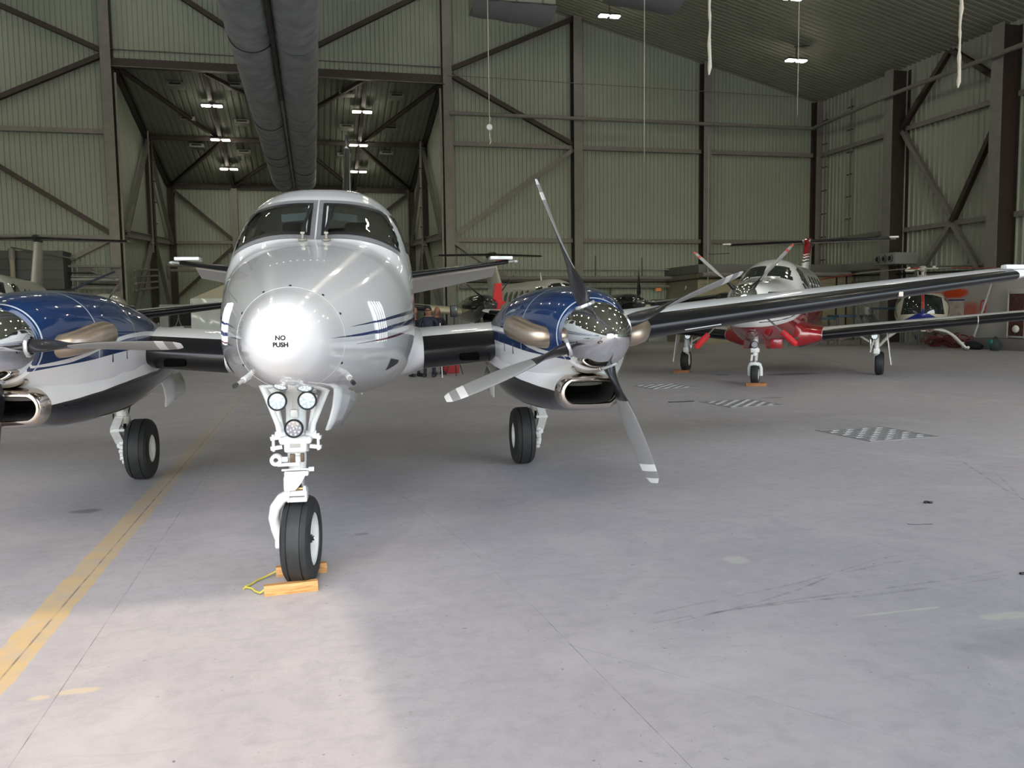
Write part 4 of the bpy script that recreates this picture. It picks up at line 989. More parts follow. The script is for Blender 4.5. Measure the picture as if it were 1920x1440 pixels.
# ------------------------------------------------------------------ wooden chocks with yellow rope under the nose wheel
WOOD = None
def wood_mat():
    m, t, b = nt('pine_wood'); N, L = t.nodes, t.links; tc = N.new('ShaderNodeTexCoord')
    mp = N.new('ShaderNodeMapping'); mp.inputs['Scale'].default_value = (3, 40, 40); L.new(tc.outputs['Object'], mp.inputs[0])
    nz = N.new('ShaderNodeTexNoise'); nz.inputs['Scale'].default_value = 2.5; nz.inputs['Detail'].default_value = 6; nz.inputs['Distortion'].default_value = 1.2; L.new(mp.outputs[0], nz.inputs['Vector'])
    r = N.new('ShaderNodeMapRange'); r.inputs[1].default_value = .35; r.inputs[2].default_value = .65; L.new(nz.outputs[0], r.inputs[0])
    L.new(mix_col(t, r.outputs[0], (.62, .36, .13), (.40, .19, .055)), b.inputs['Base Color']); b.inputs['Roughness'].default_value = .6
    return m
WOOD = wood_mat()
ck = thing('wheel_chock_pair', 'pair of pine wheel chocks joined by yellow rope at the nearest nose wheel', 'wheel chock', (-.12, 5.1, 0))
def chock_bm(L_, w=.075, h=.058):
    P = [(-w / 2, .001), (w / 2, .001), (w / 2, h * .55), (w * .28, h), (-w * .28, h), (-w / 2, h * .55)]
    return MB().loft([[Vector((x, y, z)) for y, z in P] for x in (-L_ / 2, L_ / 2)], True, True, True)
a = chock_bm(.305).build('chock', WOOD, ck, 10, (-.06, -.145, 0), (0, 0, R(4)))
b_ = chock_bm(.31).build('chock', WOOD, ck, 10, (-.005, .205, 0), (0, 0, R(3)))
YR = mat('yellow_rope', (.62, .55, .08), .7, bump=.4, bscale=200)
MB().tube([(-.21, -.155, .03), (-.235, -.15, .012), (-.265, -.11, .012), (-.285, -.05, .010), (-.315, -.02, .011), (-.33, .0, .01), (-.30, .03, .01), (-.27, .09, .012), (-.225, .15, .012), (-.18, .185, .022), (-.155, .195, .03)], .0055, 7).build('rope', YR, ck)
MB().tube([(-.315, -.02, .011), (-.34, -.03, .01), (-.335, -.045, .008)], .004, 6).build('rope_tail', YR, ck)

# ------------------------------------------------------------------ 2. red and white single-engine airplane
def simple_body(tab, y0, y1, nst, n, m, name, parent, hole=None, xc=0.0):
    ys = frange(y0, y1, nst); rings = body_rings(tab, ys, n, xc); vs = [p for r in rings for p in r]; fs = []
    for i in range(len(rings) - 1):
        for j in range(n): k = (j + 1) % n; fs.append((i * n + j, i * n + k, (i + 1) * n + k, (i + 1) * n + j))
    bv = BVHTree.FromPolygons(vs, fs)
    MB().add(vs, fs).add(rings[0], [tuple(range(n))]).add(rings[-1], [tuple(range(n))]).build(name, m, parent, 60)
    return bv
def side_patch(bv, P, off, side, m, name, parent, n=8, cap=None):
    """window: polygon P of (y, z) on the body side, as a domed plate lifted off the skin"""
    cy = sum(p[0] for p in P) / len(P); cz = sum(p[1] for p in P) / len(P); k = len(P); rows = []
    for f, o in ((1, -.004), (1, off), (.85, off), (.7, off), (.5, off), (.3, off), (.02, off)):
        row = []
        for (y, z) in P:
            yy, zz = lerp(cy, y, f), lerp(cz, z, f); h = bv.ray_cast(Vector((side * 5, yy, zz)), Vector((-side, 0, 0)))
            row.append((h[0] if h[0] else Vector((side * .3, yy, zz))) + Vector((side * o, 0, 0)))
        rows.append(row)
    return MB().loft(rows, True).build(name, m, parent, 40)
def front_patch(bv, fn, off, m, name, parent, nu=12, nv=6):
    return MB().loft(surf_grid(bv, fn, nu, nv, off), False).build(name, m, parent, 60)
DGLASS = mat('dark_cabin_glass', (.016, .02, .02), .04, coat=1.0)
RED = mat('red_paint', (.30, .006, .012), .2, coat=1.0)
REDC = mat('red_cover', (.62, .015, .02), .6)
def red_white_paint():
    m, t, b = nt('red_white_paint'); o = obj_xyz(t); y, z = o[1], o[2]
    red = math_node(t, 'LESS_THAN', z, poly_node(t, y, [(-1.6, 1.22), (0, 1.30), (1.0, 1.42), (1.9, 1.62), (2.6, 1.75), (6, 1.85), (12, 1.95)]))
    ln = band_mask(t, y, z, [(-1.6, 1.335), (0, 1.40), (1.0, 1.525), (1.9, 1.73), (2.6, 1.85), (12, 2.05)], [(-1.6, 1.32), (0, 1.38), (1.0, 1.50), (1.9, 1.70), (2.6, 1.82), (12, 2.02)], -1.0)
    c = mix_col(t, ln, (.86, .865, .86), (.02, .02, .03)); c = mix_col(t, red, c, (.30, .006, .012))
    t.links.new(c, b.inputs['Base Color']); b.inputs['Roughness'].default_value = .2; b.inputs['Coat Weight'].default_value = 1; b.inputs['Coat Roughness'].default_value = .04
    return m
PC_FUS = [(-1.35, .24, 2.06, 1.62, 1.85, 2, 2), (-1.2, .34, 2.12, 1.42, 1.82, 2.1, 2.1), (-.8, .47, 2.16, 1.18, 1.75, 2.3, 2.3), (0, .60, 2.21, .98, 1.66, 2.4, 2.5), (.8, .71, 2.26, .86, 1.62, 2.5, 2.6), (1.2, .75, 2.33, .82, 1.62, 2.5, 2.7), (1.6, .78, 2.50, .80, 1.64, 2.5, 2.7), (2.0, .80, 2.66, .78, 1.66, 2.5, 2.7), (2.6, .81, 2.78, .77, 1.68, 2.4, 2.7),
  (6.5, .80, 2.78, .80, 1.70, 2.4, 2.6), (8, .62, 2.7, 1.25, 1.9, 2.3, 2.3), (9.5, .36, 2.55, 1.75, 2.1, 2.2, 2.2), (11, .08, 2.4, 2.2, 2.3, 2, 2)]
def build_single():
    root = thing('red_white_airplane', 'white single-propeller airplane with a glossy red belly and high red-topped tail', 'airplane', (9.08, 16.0, 0), R(-38.5))
    PWM = red_white_paint()
    bv = simple_body(PC_FUS, -1.35, 11, 90, 72, PWM, 'fuselage', root)
    # windshield: two front panes, side panes
    for s in (-1, 1):
        def f(u, v, s=s):
            a = qbez((.045, 2.30), (.33, 2.31), (.585, 2.215), u); b = qbez((.045, 2.575), (.27, 2.59), (.46, 2.52), u); return s * lerp(a[0], b[0], v), lerp(a[1], b[1], v)
        front_patch(bv, f, .012, DGLASS, 'windshield_pane', root, 20, 10)
        side_patch(bv, [(1.95, 2.24), (2.12, 2.50), (2.35, 2.56), (2.62, 2.50), (2.80, 2.16), (2.5, 2.08)], .016, s, DGLASS, 'cockpit_side_window', root)
        side_patch(bv, [(1.85, 2.17), (2.05, 2.18), (2.35, 2.06), (2.1, 2.04)], .008, s, DGLASS, 'vent_window', root)
        for y in (3.6, 4.35, 5.1, 5.85): side_patch(bv, [(y + .13 * math.cos(a), 2.2 + .20 * math.sin(a)) for a in [2 * math.pi * k / 12 for k in range(12)]], .02, s, DGLASS, 'cabin_window', root)
        # exhaust stub
        MB().tube([(s * .30, -.95, 1.86), (s * .48, -.92, 1.85), (s * .58, -.72, 1.84), (s * .62, -.35, 1.83)], [.09, .10, .11, .115], 16).build('exhaust_stack', mat('black_exhaust', (.02, .019, .018), .35, metal=.5), root)
        # lower body fairing, wing
        ST = [(.6, 2.45, .93, 2.2, .15), (1.0, 2.5, .96, 2.1, .15), (5.0, 2.72, 1.355, 1.6, .14), (7.7, 2.95, 1.60, 1.2, .12), (8.1, 3.15, 1.65, .9, .10)]
        wing(root, 'wing', ST, s, mat('wing_white', (.83, .835, .83), .3), 18); boot(root, sub_span(ST, 1.12, 4.3), s, .12, n=20); boot(root, sub_span(ST, 4.32, 7.8), s, .12, n=20)
        MB().loft([[Vector((s * x, p.y, p.z)) for p in wing_rings([(x, *interp(ST, x))], 1, 16, g, .6)[0]] for x, g in ((.6, .13), (.8, .10), (1.0, .05), (1.11, .008))], False).build('wing_root_fairing', RED, root, 60)
        for xf in (1.45, 3.4): MB().sphere((s * xf, 4.55, .90 + .095 * (xf - 1)), (.12, .55, .14), 14, 8).build('flap_fairing', RED, root)
        # main gear
        g = part('main_gear', root, (s * 2.27, 3.4, 0))
        MB().cyl((0, 0, 1.12), (0, 0, .60), .055, n=12).bbox((0, 0, .58), (.14, .16, .14), .02).tube([(0, 0, .55), (-s * .02, .12, .42), (s * .0, .20, .27)], [.05, .05, .045], 10).beam((-s * .03, .02, .72), (-s * .52, .10, 1.02), .04, .04).build('gear_strut', GEARW, g)
        MB().beam((-s * .14, -.06, .55), (-s * .05, -.05, .9), .03, .03).cyl((-s * .14, -.02, .62), (-s * .14, -.02, .9), .02, n=8).build('oleo_link', STEEL, g)
        d = MB().slab([(s * .20, -.18, 1.12), (s * .20, .25, 1.12), (s * .34, .22, .26), (s * .32, -.12, .26)], .018); d.build('gear_door', WHITE, g)
        lamp_unit(g, (-s * .05, -.10, .93), .075, 'landing_light', True)
        wl = part('main_wheel', root, (s * 2.33, 3.6, .28), (0, 0, 0 if s > 0 else math.pi)); tyre_parts(wl, .28, .20, .13, grooves=(-.24, -.08, .08, .24))
    # tail
    upright_wing(root, 'tail_fin', [(2.3, 8.0, 3.1, .09), (2.75, 8.7, 2.4, .10), (3.55, 9.55, 1.75, .12), (3.80, 9.75, 1.55, .12)], PWM2())
    MB().sphere((0, 10.4, 3.70), (.14, .95, .15), 14, 8).build('tail_bullet', RED, root)
    HS = [(.05, 9.65, 3.70, 1.2, .09), (2.3, 9.95, 3.70, .85, .09), (2.55, 10.1, 3.70, .6, .06)]
    for s in (-1, 1):
        wing(root, 'tailplane', HS, s, mat('tail_grey_white', (.62, .62, .61), .35), 14); boot(root, sub_span(HS, .12, 2.4), s, .13)
        MB().bbox((s * 2.5, 10.05, 3.73), (.26, .34, .05), .015).build('tailplane_tip', WHITE, root)
    chv = MB()
    # nose, propeller
    hub = Vector((0, -1.40, 1.85))
    sp = MB().lathe([(.15, .08), (.255, .07), (.262, .02), (.25, -.12), (.21, -.27), (.15, -.39), (.08, -.46), (.001, -.49)], hub, (0, 1, 0), 40).build('propeller_spinner', CHROME, root, 60)
    bm_ = blade_mesh(1.17, black_to=.38, bands=(.985, 1.03, 1.09), slim=.62); mats = [mat('blade_black', (.016, .016, .018), .35), mat('blade_silver', (.45, .45, .44), .35, metal=.3), mat('blade_tip_red', (.55, .10, .09), .5)]
    first = None
    for k in range(4):
        if first is None: b = first = bm_.build('propeller_blade', mats, sp, 40)
        else: b = first.copy(); COL.objects.link(b); b.parent = sp
        ph = 137 + 90 * k; b.location = hub + Vector((0, -.06, 0)); b.rotation_euler = (0, R(90 - ph), 0)
        if 180 < ph % 360 < 360:
            d = Vector((math.cos(R(ph)), 0, math.sin(R(ph)))); c = MB().tube([hub + d * (.99) + Vector((0, -.06, 0)), hub + d * 1.1 + Vector((0, -.06, 0)), hub + d * 1.345 + Vector((0, -.06, 0)), hub + d * 1.37 + Vector((0, -.06, 0))], [.05, .062, .058, .02], 10); c.build('blade_tip_cover', REDC, sp)
    MB().lathe([(.10, .02), (.115, -.02), (.10, -.05), (.085, .02)], (0, -.55, 1.12), (0, 1, -.25), 24).build('chin_intake', LIPM, root)
    MB().bbox((.42, .05, .88), (.26, .10, .20), .02).build('belly_plate', RED, root)
    MB().lathe([(.11, .05), (.12, 0), (.10, -.04)], (-.5, 2.2, .72), (0, 0, 1), 16).build('belly_beacon', mat('beacon_dark', (.06, .01, .01), .3), root)
    MB().beam((.70, -.3, 1.9), (.62, -.55, 1.93), .03, .03).cyl((.70, -.3, 1.9), (.85, -.42, 1.9), .05, .06, 12).build('side_port', BRASS, root)
    # nose gear
    g = part('nose_gear', root)
    MB().cyl((0, .05, 1.0), (0, .02, .62), .06, n=14).bbox((0, .01, .74), (.18, .12, .10), .02).beam((-.05, -.05, .64), (-.05, -.14, .52), .04, .03).beam((.05, -.05, .64), (.05, -.14, .52), .04, .03).bbox((0, 0, .45), (.20, .12, .08), .02).build('oleo_housing', GEARW, g)
    MB().cyl((0, .02, .64), (0, .02, .44), .035, n=12).build('chrome_piston', STEEL, g)
    fk = MB()
    for s in (-1, 1): fk.tube([(0, 0, .46), (s * .10, 0, .44), (s * .125, .02, .36), (s * .125, .04, .20)], [.04, .04, .035, .035], 10)
    fk.build('wheel_fork', GEARW, g); lamp_unit(g, (0, -.06, .86), .07, 'taxi_light', False)
    wl = part('nose_wheel', root, (0, .04, .225), (0, 0, R(2))); tyre_parts(wl, .225, .16, .12, grooves=(-.25, 0, .25))
    for s in (-1, 1): MB().slab([(s * .2, -.1, 1.0), (s * .2, .6, .9), (s * .24, .6, .74), (s * .24, -.05, .78)], .014).build('nose_gear_door', RED, root)
    MB().cyl((.7, 1.5, 2.0), (.98, 1.42, 1.98), .02, n=8).build('pitot_tube', BLACKM, root)
    return root
def PWM2():
    """fin: white, red cap, black-white-red chevrons below the cap"""
    m, t, b = nt('fin_paint'); o = obj_xyz(t); x, y, z = o[0], o[1], o[2]
    q = math_node(t, 'SUBTRACT', z, math_node(t, 'MULTIPLY', math_node(t, 'ABSOLUTE', x), .55)); c = None
    q = math_node(t, 'ADD', q, 0.0)
    def gt(v): return math_node(t, 'GREATER_THAN', q, v)
    c = mix_col(t, gt(2.99), (.78, .79, .78), (.01, .01, .012)); c = mix_col(t, gt(3.03), c, (.78, .79, .78)); c = mix_col(t, gt(3.09), c, (.03, .01, .012)); c = mix_col(t, gt(3.13), c, (.78, .79, .78))
    c = mix_col(t, gt(3.18), c, (.30, .006, .012)); c = mix_col(t, gt(3.22), c, (.78, .79, .78)); c = mix_col(t, gt(3.26), c, (.28, .006, .012))
    t.links.new(c, b.inputs['Base Color']); b.inputs['Roughness'].default_value = .2; b.inputs['Coat Weight'].default_value = 1
    return m
build_single()
CHB = mat('brown_chock', (.30, .13, .05), .7, noise=.2)
for lab, x, y, L_, rz in (('brown wooden chock in front of the red and white airplane nose wheel', 8.95, 15.72, .42, R(-20)), ('brown wooden chock under the left main wheel of the red and white airplane', 9.12, 19.75, .38, R(-30))):
    t = thing('wheel_chock', lab, 'wheel chock', (x, y, 0), rz); chock_bm(L_, .10, .07).build('chock', CHB, t, 10); c2 = chock_bm(L_ * .5, .1, .07).build('chock_end', CHB, t, 10, (L_ * .42, .12, 0), (0, 0, R(90)))

# ------------------------------------------------------------------ 3. the two twins with T-tails further back
T_FUS = [(-3.3, .02, 1.66, 1.60, 1.63, 2, 2), (-3.2, .14, 1.78, 1.48, 1.63, 2, 2), (-2.6, .36, 1.98, 1.30, 1.63, 2.1, 2.1), (-1.8, .52, 2.12, 1.17, 1.65, 2.3, 2.3), (-1.1, .64, 2.26, 1.10, 1.68, 2.4, 2.5), (-.7, .69, 2.48, 1.08, 1.72, 2.5, 2.6), (-.3, .72, 2.64, 1.06, 1.74, 2.5, 2.7), (.3, .735, 2.72, 1.05, 1.76, 2.4, 2.7),
  (5, .73, 2.72, 1.06, 1.78, 2.4, 2.6), (6.5, .5, 2.62, 1.5, 1.95, 2.3, 2.3), (8.5, .14, 2.45, 2.05, 2.2, 2, 2)]
T_NAC = [(-1.0, .22, 2.07, 1.63, 1.85, 2, 2), (-.7, .31, 2.16, 1.42, 1.83, 2.2, 2.2), (-.2, .40, 2.20, 1.26, 1.80, 2.4, 2.4), (.6, .45, 2.20, 1.22, 1.76, 2.4, 2.4), (1.8, .43, 2.05, 1.3, 1.68, 2.3, 2.3), (3.2, .08, 1.75, 1.55, 1.66, 2, 2)]
def build_t_twin(label, loc, rz, nac_mat, cream_wing, plugs, tailz, tw, props):
    root = thing('t_tail_airplane', label, 'airplane', loc, rz)
    W = mat('ivory_white', (.66, .66, .60), .3, coat=.8)
    bv = simple_body(T_FUS, -3.3, 8.5, 80, 60, W, 'fuselage', root)
    UW = mat('wing_white', (.83, .835, .83), .3); UG = mat('wing_grey', (.34, .33, .30), .45)
    for s in (-1, 1):
        def f(u, v, s=s):
            a = qbez((.04, 2.27), (.32, 2.27), (.55, 2.18), u); b = qbez((.04, 2.55), (.25, 2.55), (.44, 2.49), u); return s * lerp(a[0], b[0], v), lerp(a[1], b[1], v)
        front_patch(bv, f, .008, DGLASS, 'windshield_pane', root)
        side_patch(bv, [(-.42, 2.16), (-.25, 2.42), (.02, 2.46), (.25, 2.40), (.28, 2.12), (-.1, 2.08)], .016, s, DGLASS, 'cockpit_side_window', root)
        for y in (1.1, 1.75, 2.4, 3.05, 3.7, 4.6): side_patch(bv, [(y + .17 * math.cos(a), 2.16 + .20 * math.sin(a)) for a in [2 * math.pi * k / 14 for k in range(14)]], .02, s, DGLASS, 'cabin_window', root)
        ST = [(.5, .95, 1.42, 2.1, .16), (2.6, 1.0, 1.58, 2.0, .15), (8.0, 1.75, 2.18, 1.0, .12), (8.3, 2.0, 2.22, .7, .10)]
        wing(root, 'wing', ST, s, UG if cream_wing else UW, 16)
        boot(root, sub_span(ST, .8, 2.1), s, .12, n=18)
        if cream_wing:
            boot(root, sub_span(ST, 3.05, 4.1), s, .14, 'leading_edge', n=18, m=mat('cream_edge', (.58, .52, .36), .4)); boot(root, sub_span(ST, 4.12, 8.0), s, .12, n=18)
        else: boot(root, sub_span(ST, 3.05, 8.0), s, .12, n=18)
        xc = s * 2.6
        simple_body(T_NAC, -1.0, 3.2, 26, 36, nac_mat, 'engine_nacelle', root, xc=xc)
        MB().lathe([(.16, .2), (.20, 0), (.215, -.03), (.225, 0), (.24, .25)], (xc, -.82, 1.42), (0, 1, 0), 24).build('intake_lip', LIPM, root)
        MB().lathe([(.18, .0), (.15, .3), (.001, .31)], (xc, -.80, 1.42), (0, 1, 0), 20).build('intake_duct', DARK, root)
        for e in (-1, 1): MB().tube([(xc + e * .25, -.45, 1.78), (xc + e * .42, -.4, 1.78), (xc + e * .52, -.15, 1.8), (xc + e * .55, .25, 1.82)], [.08, .085, .09, .095], 14).build('exhaust_stack', mat('black_exhaust', (.02, .019, .018), .35, metal=.5), root)
        hub = Vector((xc, -1.05, 1.85))
        sp = MB().lathe([(.1, .06), (.215, .05), (.22, 0), (.2, -.15), (.14, -.32), (.06, -.42), (.001, -.44)], hub, (0, 1, 0), 28).build('propeller_spinner', mat('spinner_dull', (.35, .35, .36), .15, metal=1.0), root, 60)
        ph0, n_ = props[0 if s < 0 else 1]; first = None
        for k in range(n_):
            if first is None: b = first = blade_mesh(1.08 if cream_wing else .58, black_to=.95 if cream_wing else .6, bands=(1.0, 1.04, 1.09)).build('propeller_blade', [BLACKM, mat('blade_grey', (.36, .36, .35), .38), mat('blade_tip_dull', (.40, .12, .10), .5)], sp, 40)
            else: b = first.copy(); COL.objects.link(b); b.parent = sp
            b.location = hub; b.rotation_euler = (0, R(90 - ph0 - k * 360 / n_), 0)
        if plugs and s < 0:
            MB().slab([(xc + .12, -1.16, 2.52), (xc + .34, -1.16, 2.54), (xc + .36, -1.15, 1.98), (xc + .50, -1.15, 1.93), (xc + .30, -1.15, 1.80), (xc + .22, -1.15, 1.52), (xc + .12, -1.15, 1.78), (xc + .04, -1.15, 1.95)], .05).build('propeller_restraint', REDC, root)
        g = part('main_gear', root, (xc, 1.5, 0)); MB().cyl((0, 0, 1.3), (0, 0, .3), .06, n=10).build('gear_strut', GEARW, g)
        for e in (-1, 1):
            wl = part('main_wheel', root, (xc + e * .17, 1.5, .27), (0, 0, 0 if e > 0 else math.pi)); tyre_parts(wl, .27, .18, .12)
    upright_wing(root, 'tail_fin', [(2.2, 5.6, 3.0, .06), (2.7, 6.6, 2.2, .09), (tailz - .12, 7.75, 1.5, .13)], W)
    MB().sphere((0, 8.2, tailz), (.14, .8, .14), 12, 8).build('tail_bullet', BLACKM, root)
    HS = [(.05, 7.7, tailz, 1.2, .08), (tw - .15, 8.15, tailz - .02, .8, .08), (tw, 8.3, tailz - .02, .5, .06)]
    for s in (-1, 1):
        wing(root, 'tailplane', HS, s, mat('tail_dull', (.30, .30, .28), .4), 12); boot(root, sub_span(HS, .1, tw - .1), s, .2, n=16)
    MB().cyl((0, 1.5, 2.7), (0, 1.6, 3.0), .03, .02, 8).build('dorsal_antenna', W, root)
    g = part('nose_gear', root, (0, -1.6, 0)); MB().cyl((0, 0, 1.3), (0, 0, .3), .05, n=10).build('oleo_housing', GEARW, g); wl = part('nose_wheel', root, (0, -1.6, .25)); tyre_parts(wl, .25, .17, .13)
    return root
build_t_twin('ivory T-tail twin with gloss black engine cowlings and round cabin windows', (8.07, 27.5, 0), R(3.5), mat('gloss_black', (.008, .008, .009), .12, coat=1), True, True, 4.06, 2.42, ((140, 4), (90, 4)))
build_t_twin('white T-tail twin mostly hidden behind the left blue engine cowling', (-7.61, 22.47, 0), R(8), mat('ivory_white', (.66, .66, .60), .3), False, False, 4.2, 2.78, ((50, 3), (58, 3)))

# ------------------------------------------------------------------ 4. helicopter on the right
def build_heli():
    root = thing('helicopter', 'red white and blue helicopter on curved white skids near the right wall', 'helicopter', (22.2, 27.0, 0), R(-38))
    HR = mat('heli_red', (.38, .02, .025), .3, coat=.6); HB = mat('heli_blue', (.012, .02, .22), .25, coat=.8); HW = mat('heli_white', (.62, .62, .58), .4, coat=.4)
    HF = [(-1.45, .03, 1.36, 1.26, 1.31, 2, 2), (-1.38, .30, 1.60, 1.08, 1.33, 2.1, 2.1), (-1.15, .62, 1.86, .92, 1.36, 2.3, 2.3), (-.7, .84, 2.10, .80, 1.4, 2.5, 2.5), (0, .92, 2.22, .76, 1.42, 2.6, 2.7), (.9, .90, 2.26, .78, 1.45, 2.6, 2.7), (1.8, .62, 2.2, 1.05, 1.6, 2.4, 2.4), (2.6, .24, 2.0, 1.55, 1.8, 2, 2), (7.5, .12, 2.05, 1.82, 1.95, 2, 2)]
    m, t, b = nt('heli_paint'); o = obj_xyz(t); x, y, z = o[0], o[1], o[2]
    c = mix_col(t, math_node(t, 'GREATER_THAN', z, 1.22), (.62, .62, .58), (.58, .55, .45))
    mid = math_node(t, 'LESS_THAN', math_node(t, 'ADD', math_node(t, 'MULTIPLY', math_node(t, 'ABSOLUTE', x), .55), z), 1.46)
    mid = math_node(t, 'MULTIPLY', mid, math_node(t, 'GREATER_THAN', z, 1.02)); c = mix_col(t, mid, c, (.012, .02, .22))
    c = mix_col(t, math_node(t, 'GREATER_THAN', y, .35), c, (.35, .08, .08)); c = mix_col(t, math_node(t, 'GREATER_THAN', z, 2.08), c, (.38, .02, .025))
    t.links.new(c, b.inputs['Base Color']); b.inputs['Roughness'].default_value = .3; b.inputs['Coat Weight'].default_value = .6
    bv = simple_body(HF, -1.45, 7.5, 60, 60, m, 'fuselage', root)
    for s in (-1, 1):
        f = lambda u, v, s=s: (s * (.05 + lerp(.66, .56, v) * u), lerp(1.36 - .04 * u, 2.04 - .12 * u * u, v))
        front_patch(bv, f, .012, DGLASS, 'bubble_window', root, 10, 10)
        side_patch(bv, [(-.75, 1.2), (-.72, 1.85), (-.3, 2.02), (.1, 2.02), (.15, 1.2)], .012, s, DGLASS, 'door_window', root)
    MB().loft(surf_grid(bv, lambda u, v: ((u - .5) * .075, lerp(1.52, 2.12, v)), 2, 12, .02), False).build('centre_post', HR, root)
    MB().loft(surf_grid(bv, lambda u, v: ((u - .5) * .075, lerp(1.34, 1.52, v)), 2, 6, .022), False).build('centre_post_base', HB, root)
    MB().loft(body_rings([(-.2, .30, 2.45, 2.1, 2.2, 2.2, 2.2), (.3, .42, 2.62, 2.1, 2.25, 2.2, 2.2), (1.2, .42, 2.62, 2.1, 2.25, 2.2, 2.2), (2.4, .2, 2.35, 2.0, 2.2, 2, 2)], frange(-.2, 2.4, 14), 32), True, True, True).build('engine_cowl', HR, root)
    MB().cyl((0, .35, 2.5), (0, .35, 3.05), .05, n=12).build('rotor_mast', GEARW, root)
    h = MB().lathe([(.001, .12), (.10, .1), (.16, .02), (.14, -.06), (.05, -.1)], (0, .35, 3.02), (0, 0, 1), 18)
    for k in range(3):
        a = R(78 + 120 * k); d = Vector((math.cos(a), math.sin(a), 0)); n_ = Vector((-d.y, d.x, 0))
        h.beam(Vector((0, .35, 3.02)) + d * .1, Vector((0, .35, 3.02)) + d * .62, .14, .05); h.cyl(Vector((0, .35, 2.75)) + n_ * .14, Vector((0, .35, 3.0)) + n_ * .18, .016, n=6); h.bbox(Vector((0, .35, 3.05)) + d * .5, (.12, .12, .12), .03)
    h.lathe([(.17, -.02), (.20, 0), (.17, .03)], (0, .35, 2.75), (0, 0, 1), 18); h.build('rotor_head', HW, root)
    # three drooping blades; white roots, red outer panel
    angs = (20, 160, 262)
    for k, a in enumerate(angs):
        a = R(a); d = Vector((math.cos(a), math.sin(a), 0)); n_ = Vector((-d.y, d.x, 0)); rings = []; L_ = (2.75, 4.6, 3.4)[k]
        st = [.55, .8, 1.2, 1.6, 1.605, 2.4, 3.2, 3.9, 4.2, 4.4]; st = [q * L_ / 4.4 for q in st]
        mb = MB()
        for r in st:
            z = 3.05 - .018 * r * r * (1 if k else .35); w = .10 if r < .7 else .17; c = Vector((0, .35, z)) + d * r
            rings.append([c + n_ * w * math.cos(q) + Vector((0, 0, .018 * math.sin(q))) for q in [2 * math.pi * i / 10 for i in range(10)]])
        mb.loft(rings, True, True, True); mb.mi = [1 if i // 10 in ((4, 5, 6, 7) if k == 0 else (5, 6)) else 0 for i in range(90)] + [0, 0]
        mb.build('rotor_blade', [HW, mat('blade_red', (.55, .05, .03), .4)], root, 40)
    # skids
    for s in (-1, 1):
        for yy in (-.55, .95): MB().tube([(0, yy, .78), (s * .55, yy, .76), (s * .85, yy, .68), (s * 1.1, yy, .50), (s * 1.35, yy, .22), (s * 1.5, yy, .06)], .048, 10).build('cross_tube', HW, root)
        MB().tube([(s * 1.5, -1.1, .14), (s * 1.5, -.9, .06), (s * 1.5, 1.6, .05)], .05, 10).build('skid_tube', HW, root)
    MB().beam((-.5, -.55, .80), (.5, -.55, .80), .3, .08).bbox((.05, -.62, .74), (.16, .1, .1), .02).build('belly_mount', HW, root)
    MB().cyl((-.2, -.6, .7), (-.2, -.6, .42), .012, n=6).build('whip_antenna', BLACKM, root)
    # tail rotor, fin
    MB().slab([(0, 7.0, 1.9), (0, 7.9, 3.0), (0, 8.2, 3.0), (0, 7.7, 1.9)], .08).build('tail_fin', HR, root)
    for k in range(2): MB().box((.14, 7.6 + .4 * (2 * k - 1), 2.1), (.02, .75, .1)).build('tail_rotor_blade', HW, root)
    return root
build_heli()

# ------------------------------------------------------------------ clutter along the walls
TAN = mat('tan_wall', (.30, .265, .17), .7, noise=.06, nscale=2); TAN_SHADE = mat('tan_wall_shaded', (.24, .225, .16), .7, noise=.06, nscale=2)
room = MB().bbox((21.8, 38.2, 1.8), (8.3, 3.6, 3.6), .02)
ro = thing('site_office', 'tan box room built in the right back corner, behind the red and white airplane', 'office', (21.8, 38.2, 0))
MB().bbox((0, 0, 1.65), (8.3, 3.6, 3.3), .02).build('office_wall', TAN, ro)
MB().box((-4.16, 0, 1.65), (.02, 3.6, 3.3)).build('office_side_shade', TAN_SHADE, ro, 10)  # thin sheet in darker tan paints the shade on the room's left face
MB().bbox((0, -.1, 3.5), (8.5, 3.9, .4), .02).build('roof_fascia', mat('fascia_grey', (.13, .135, .125), .6), ro)
MB().box((.0, -1.82, 2.8), (8.2, .05, .04)).build('wall_rail', STG, ro, 10)
MB().box((3.2, -1.83, 1.7), (.06, .05, 3.2)).build('wall_batten', BLACKM, ro, 10); MB().box((3.75, -1.83, 1.7), (.05, .05, 3.2)).build('wall_batten', BLACKM, ro, 10)
t = thing('wall_lamp', 'small grey wall lamp on the dark side of the tan corner room', 'lamp', (17.58, 37.6, 2.66))
MB().bbox((0, 0, .03), (.08, .12, .12), .01).cyl((-.02, 0, -.02), (-.02, 0, -.12), .05, .035, 10).build('lamp_body', mat('galv_grey', (.42, .43, .42), .4, metal=.4), t)
t = thing('emergency_exit_sign', 'small orange lit sign on the back wall above the door window', 'sign', (17.15, 39.86, 2.69))
MB().bbox((0, .02, 0), (.44, .06, .34), .01).build('sign_case', mat('sign_case', (.32, .27, .2), .6), t); MB().box((-.0, -.015, 0), (.26, .01, .22)).build('sign_face', mat('sign_orange', (.6, .2, .06), .5, emit=(.9, .25, .06), estr=.25), t)
dr_ = MB().box((17.13, YB - .07, 1.05), (1.05, .14, 2.1)); dr_ = struct(dr_.build('door_1', mat('door_grey', (.30, .32, .31), .6), None, 10))
MB().box((17.13, YB - .16, 1.90), (.78, .04, .46)).build('window_frame', BLACKM, dr_, 10)
MB().box((17.10, YB - .185, 1.90), (.62, .02, .34)).build('window_pane', mat('daylit_glass', (.8, .82, .85), .3, emit=(.95, .97, 1.0), estr=.95), dr_, 10)
